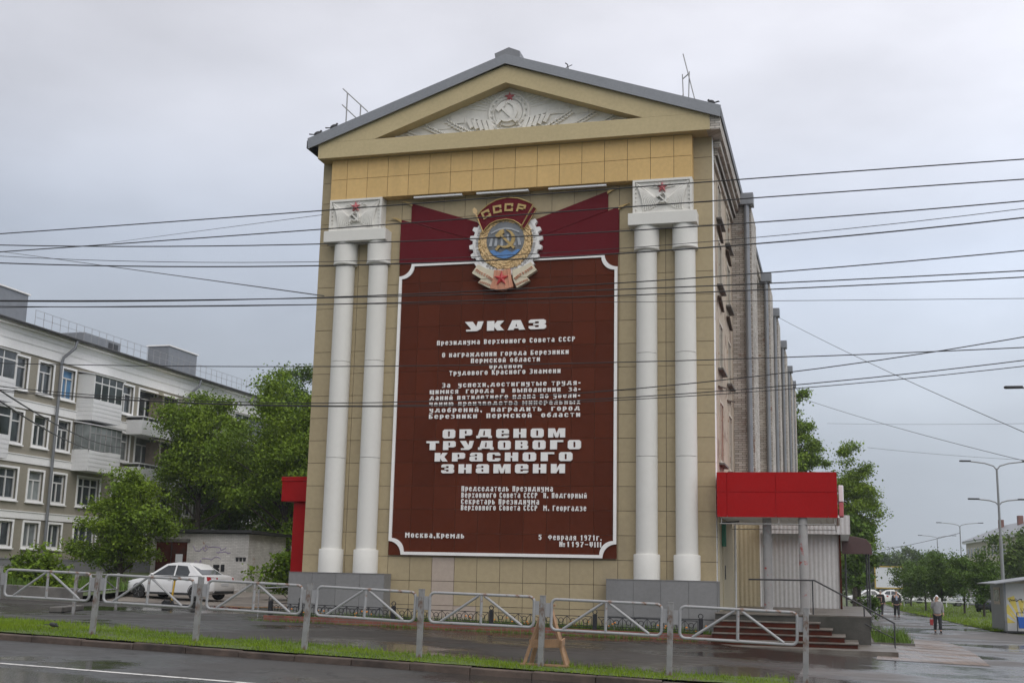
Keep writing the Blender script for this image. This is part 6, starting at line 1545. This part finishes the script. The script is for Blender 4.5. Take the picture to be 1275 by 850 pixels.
    hr.add(vs, [(i*n_+j,i*n_+(j+1)%n_,(i+1)*n_+(j+1)%n_,(i+1)*n_+j) for i in range(m_) for j in range(n_)]+[tuple(range(n_))], True)
    hr.build('cap' if hair is MT['paper'] else 'hair', hair, t, fix=False)
    return t
down = lambda s, fwd=0.0: ((.26*s, .03-fwd*.3, 1.14), (.27*s, -.05-fwd, .90))
person('man in a grey jumper walking on the wet path, one hand at his mouth', 14.08, 28.28, R(4), {'stride': .10, 'arm-1': ((-.25,-.06,1.15), (-.08,-.20,1.50)), 'arm1': down(1)}, MT['greycloth'], MT['darkcloth'], MT['paper'], build=1.08)
rb = thing('red_bag', 'red shopping bag hanging by the leg of the man in the grey jumper', 'bag', (13.80, 28.24, gz(14.08,28.28)))
b = MB(); b.prism([(-.07,.34),(.07,.34),(.09,.62),(-.09,.62)], -.05, .05); b.build('bag_body', MT['redbag'], rb, bevel=.02); b = MB(); b.tube([(-.06,0,.62),(-.04,0,.86),(.04,0,.86),(.06,0,.62)], .01, 6); b.build('handle', MT['redbag'], rb)
person('man in an open dark jacket and pale blue shirt walking on the far path', 13.2, 52.31, R(3), {'stride': .13, 'arm-1': down(-1), 'arm1': down(1, .05)}, MT['darkcloth'], MT['darkcloth'], MT['hair'], build=1.12)
b = MB(); b.prism([(-.05,1.12),(.05,1.12),(.075,1.42),(-.075,1.42)], -.215, -.13); sh_ = b.build('shirt_front', MT['bluecloth'], [o for o in bpy.data.objects if o.name.startswith('person') and o.get('label','').startswith('man in an open')][0])
person('person in all dark clothes turned away at the edge of the path', 12.16, 52.17, R(160), {'stride': .05, 'arm-1': down(-1), 'arm1': down(1)}, MT['darkcloth'], MT['darkcloth'], MT['hair'], build=1.05)

# ---------------------------------------------------------------- overhead wires
WIRES = [
(-24,0.0055,[-8.35e-05,0.0015864,0.0010369,4.98099],1.3,11.2,'uppermost overhead wire, crossing the ochre frieze'),
(-22,0.0065,[-5.23e-05,0.0008764,0.0083526,5.417322],-0.3,11.5,'second overhead wire, crossing the tops of the carved column blocks'),
(-18,0.0087,[-1.91e-05,0.0037192,-0.0440532,6.5726382],-3.6,12.1,'thick overhead wire passing over the column abacus slabs'),
(-18.4,0.0048,[-6.2e-06,0.0058492,-0.0597101,6.2088918],-3.3,12.0,'thin sagging wire just above the thickest sagging cable'),
(-18.2,0.0097,[2.91e-05,0.0044013,-0.0509032,6.1884278],-3.4,12.1,'thickest sagging cable, crossing the foot of the crimson banners'),
(-21,0.0066,[-9.3e-06,0.0042158,-0.0396782,4.9940654],-1.1,11.6,'wire crossing just below the order badge and rising towards the street'),
(-23,0.0056,[-1.76e-05,0.003034,-0.0480905,4.5555345],0.6,11.3,'upper wire of the close pair below the order badge'),
(-23.4,0.0054,[-7.56e-05,0.0042646,-0.054801,4.4029955],0.9,11.2,'lower wire of the close pair below the order badge'),
(-20.5,0.0034,[3.11e-05,-0.0005485,-0.0284619,5.039662],-1.5,11.7,'very thin level wire below the close pair'),
(-16.5,0.0078,[8e-07,0.0020819,-0.0280745,4.9116861],-4.6,12.2,'single wire crossing the middle lines of the decree'),
(-19.6,0.0064,[1.53e-05,0.0096497,-0.0737742,3.9382273],-2.1,11.8,'wire crossing the decree paragraph and climbing steeply at the street end'),
(-19.2,0.0064,[-1.38e-05,0.0076798,-0.0654634,3.9520375],-2.4,11.8,'upper of the two wires sagging through the last lines of the decree paragraph'),
(-17,0.0062,[-1e-07,0.0060074,-0.0458607,4.2038737],-4.2,12.1,'lower of the two wires sagging through the last lines of the decree paragraph')]
for Y, r, c, xa, xb, lab in WIRES:
    f = lambda x: np.polyval(c, x); df = np.polyder(np.array(c))
    pts = []
    for x in np.linspace(xa-14, xb+14, 60):
        q = min(max(x, xa), xb); pts.append((x, Y, float(f(q)+np.polyval(df, q)*(x-q))))
    m_ = MB(); m_.tube(pts, r, 6); o = m_.build('overhead_wire', MT['black'], None, merge=False); tag(o, lab, 'wire', 'overhead wires across the road')
def span(name, a, b_, r, lab, sag=.3, ext=0.0):
    a = Vector(a); b_ = Vector(b_); d = b_-a; b_ = b_+d*ext
    pts = [a.lerp(b_, i/24)-Vector((0,0,sag*4*(i/24)*(1-i/24))) for i in range(25)]
    m_ = MB(); m_.tube(pts, r, 5); o = m_.build(name, MT['dark'], None, merge=False); tag(o, lab, 'wire')
span('thin_wire', (-51.06,39.56,24.72), (-5.3,-1.63,9.80), .018, 'thin pale wire slanting down to the tiled corner across the sky', .0)
span('thin_wire', (-25.34,16.4,17.58), (-6.1,-.3,12.82), .010, 'faintest wire slanting up to the carved block', .0)
span('thin_wire', (6.95,25.83,14.6), (14.21,-1.96,5.62), .010, 'steep wire dropping from the side wall eave towards the street', .25, .5)
span('thin_wire', (6.95,47.33,13.8), (17.21,19.72,7.06), .013, 'gently sagging wire from the far brick bays out to the street', .35, .5)
span('thin_wire', (9.04,48.17,12.01), (18.77,30.18,9.7), .008, 'thin almost level wire above the rounded tree', .1, .4)
span('thin_wire', (11.6,49.19,10.48), (21.74,52.08,10.01), .010, 'thin level wire beside the top of the tall street lamp', .15, .4)
span('slack_cable', (-10.69,-8.89,5.88), (-30.8,27.32,8.42), .022, 'upper dark cable slanting across the windows of the apartment block', .35)
span('slack_cable', (-10.70,-8.85,5.62), (-31.76,27.11,8.12), .022, 'lower dark cable slanting across the windows of the apartment block', .3)
span('slack_cable', (9.2,175,5.6), (24.2,127,7.9), .03, 'far cable slung to the distant street lamp above the billboard', .3)

# ---------------------------------------------------------------- damp air: far things pale a little
hz_ = MB(); hz_.box(-600, 600, -120, 900, -3.5, 60)
hm = bpy.data.materials.new('damp air'); hm.use_nodes = True; ht = hm.node_tree; ht.nodes.clear()
ho_ = ht.nodes.new('ShaderNodeOutputMaterial'); hv = ht.nodes.new('ShaderNodeVolumePrincipled')
hv.inputs['Color'].default_value = (.86,.90,.95,1); hv.inputs['Density'].default_value = .00035; hv.inputs['Anisotropy'].default_value = .2
ht.links.new(hv.outputs[0], ho_.inputs['Volume'])
o = hz_.build('haze', hm, None); o['kind'] = 'stuff'; o['label'] = 'thin grey damp air filling the whole street'
SC.cycles.volume_bounces = 0
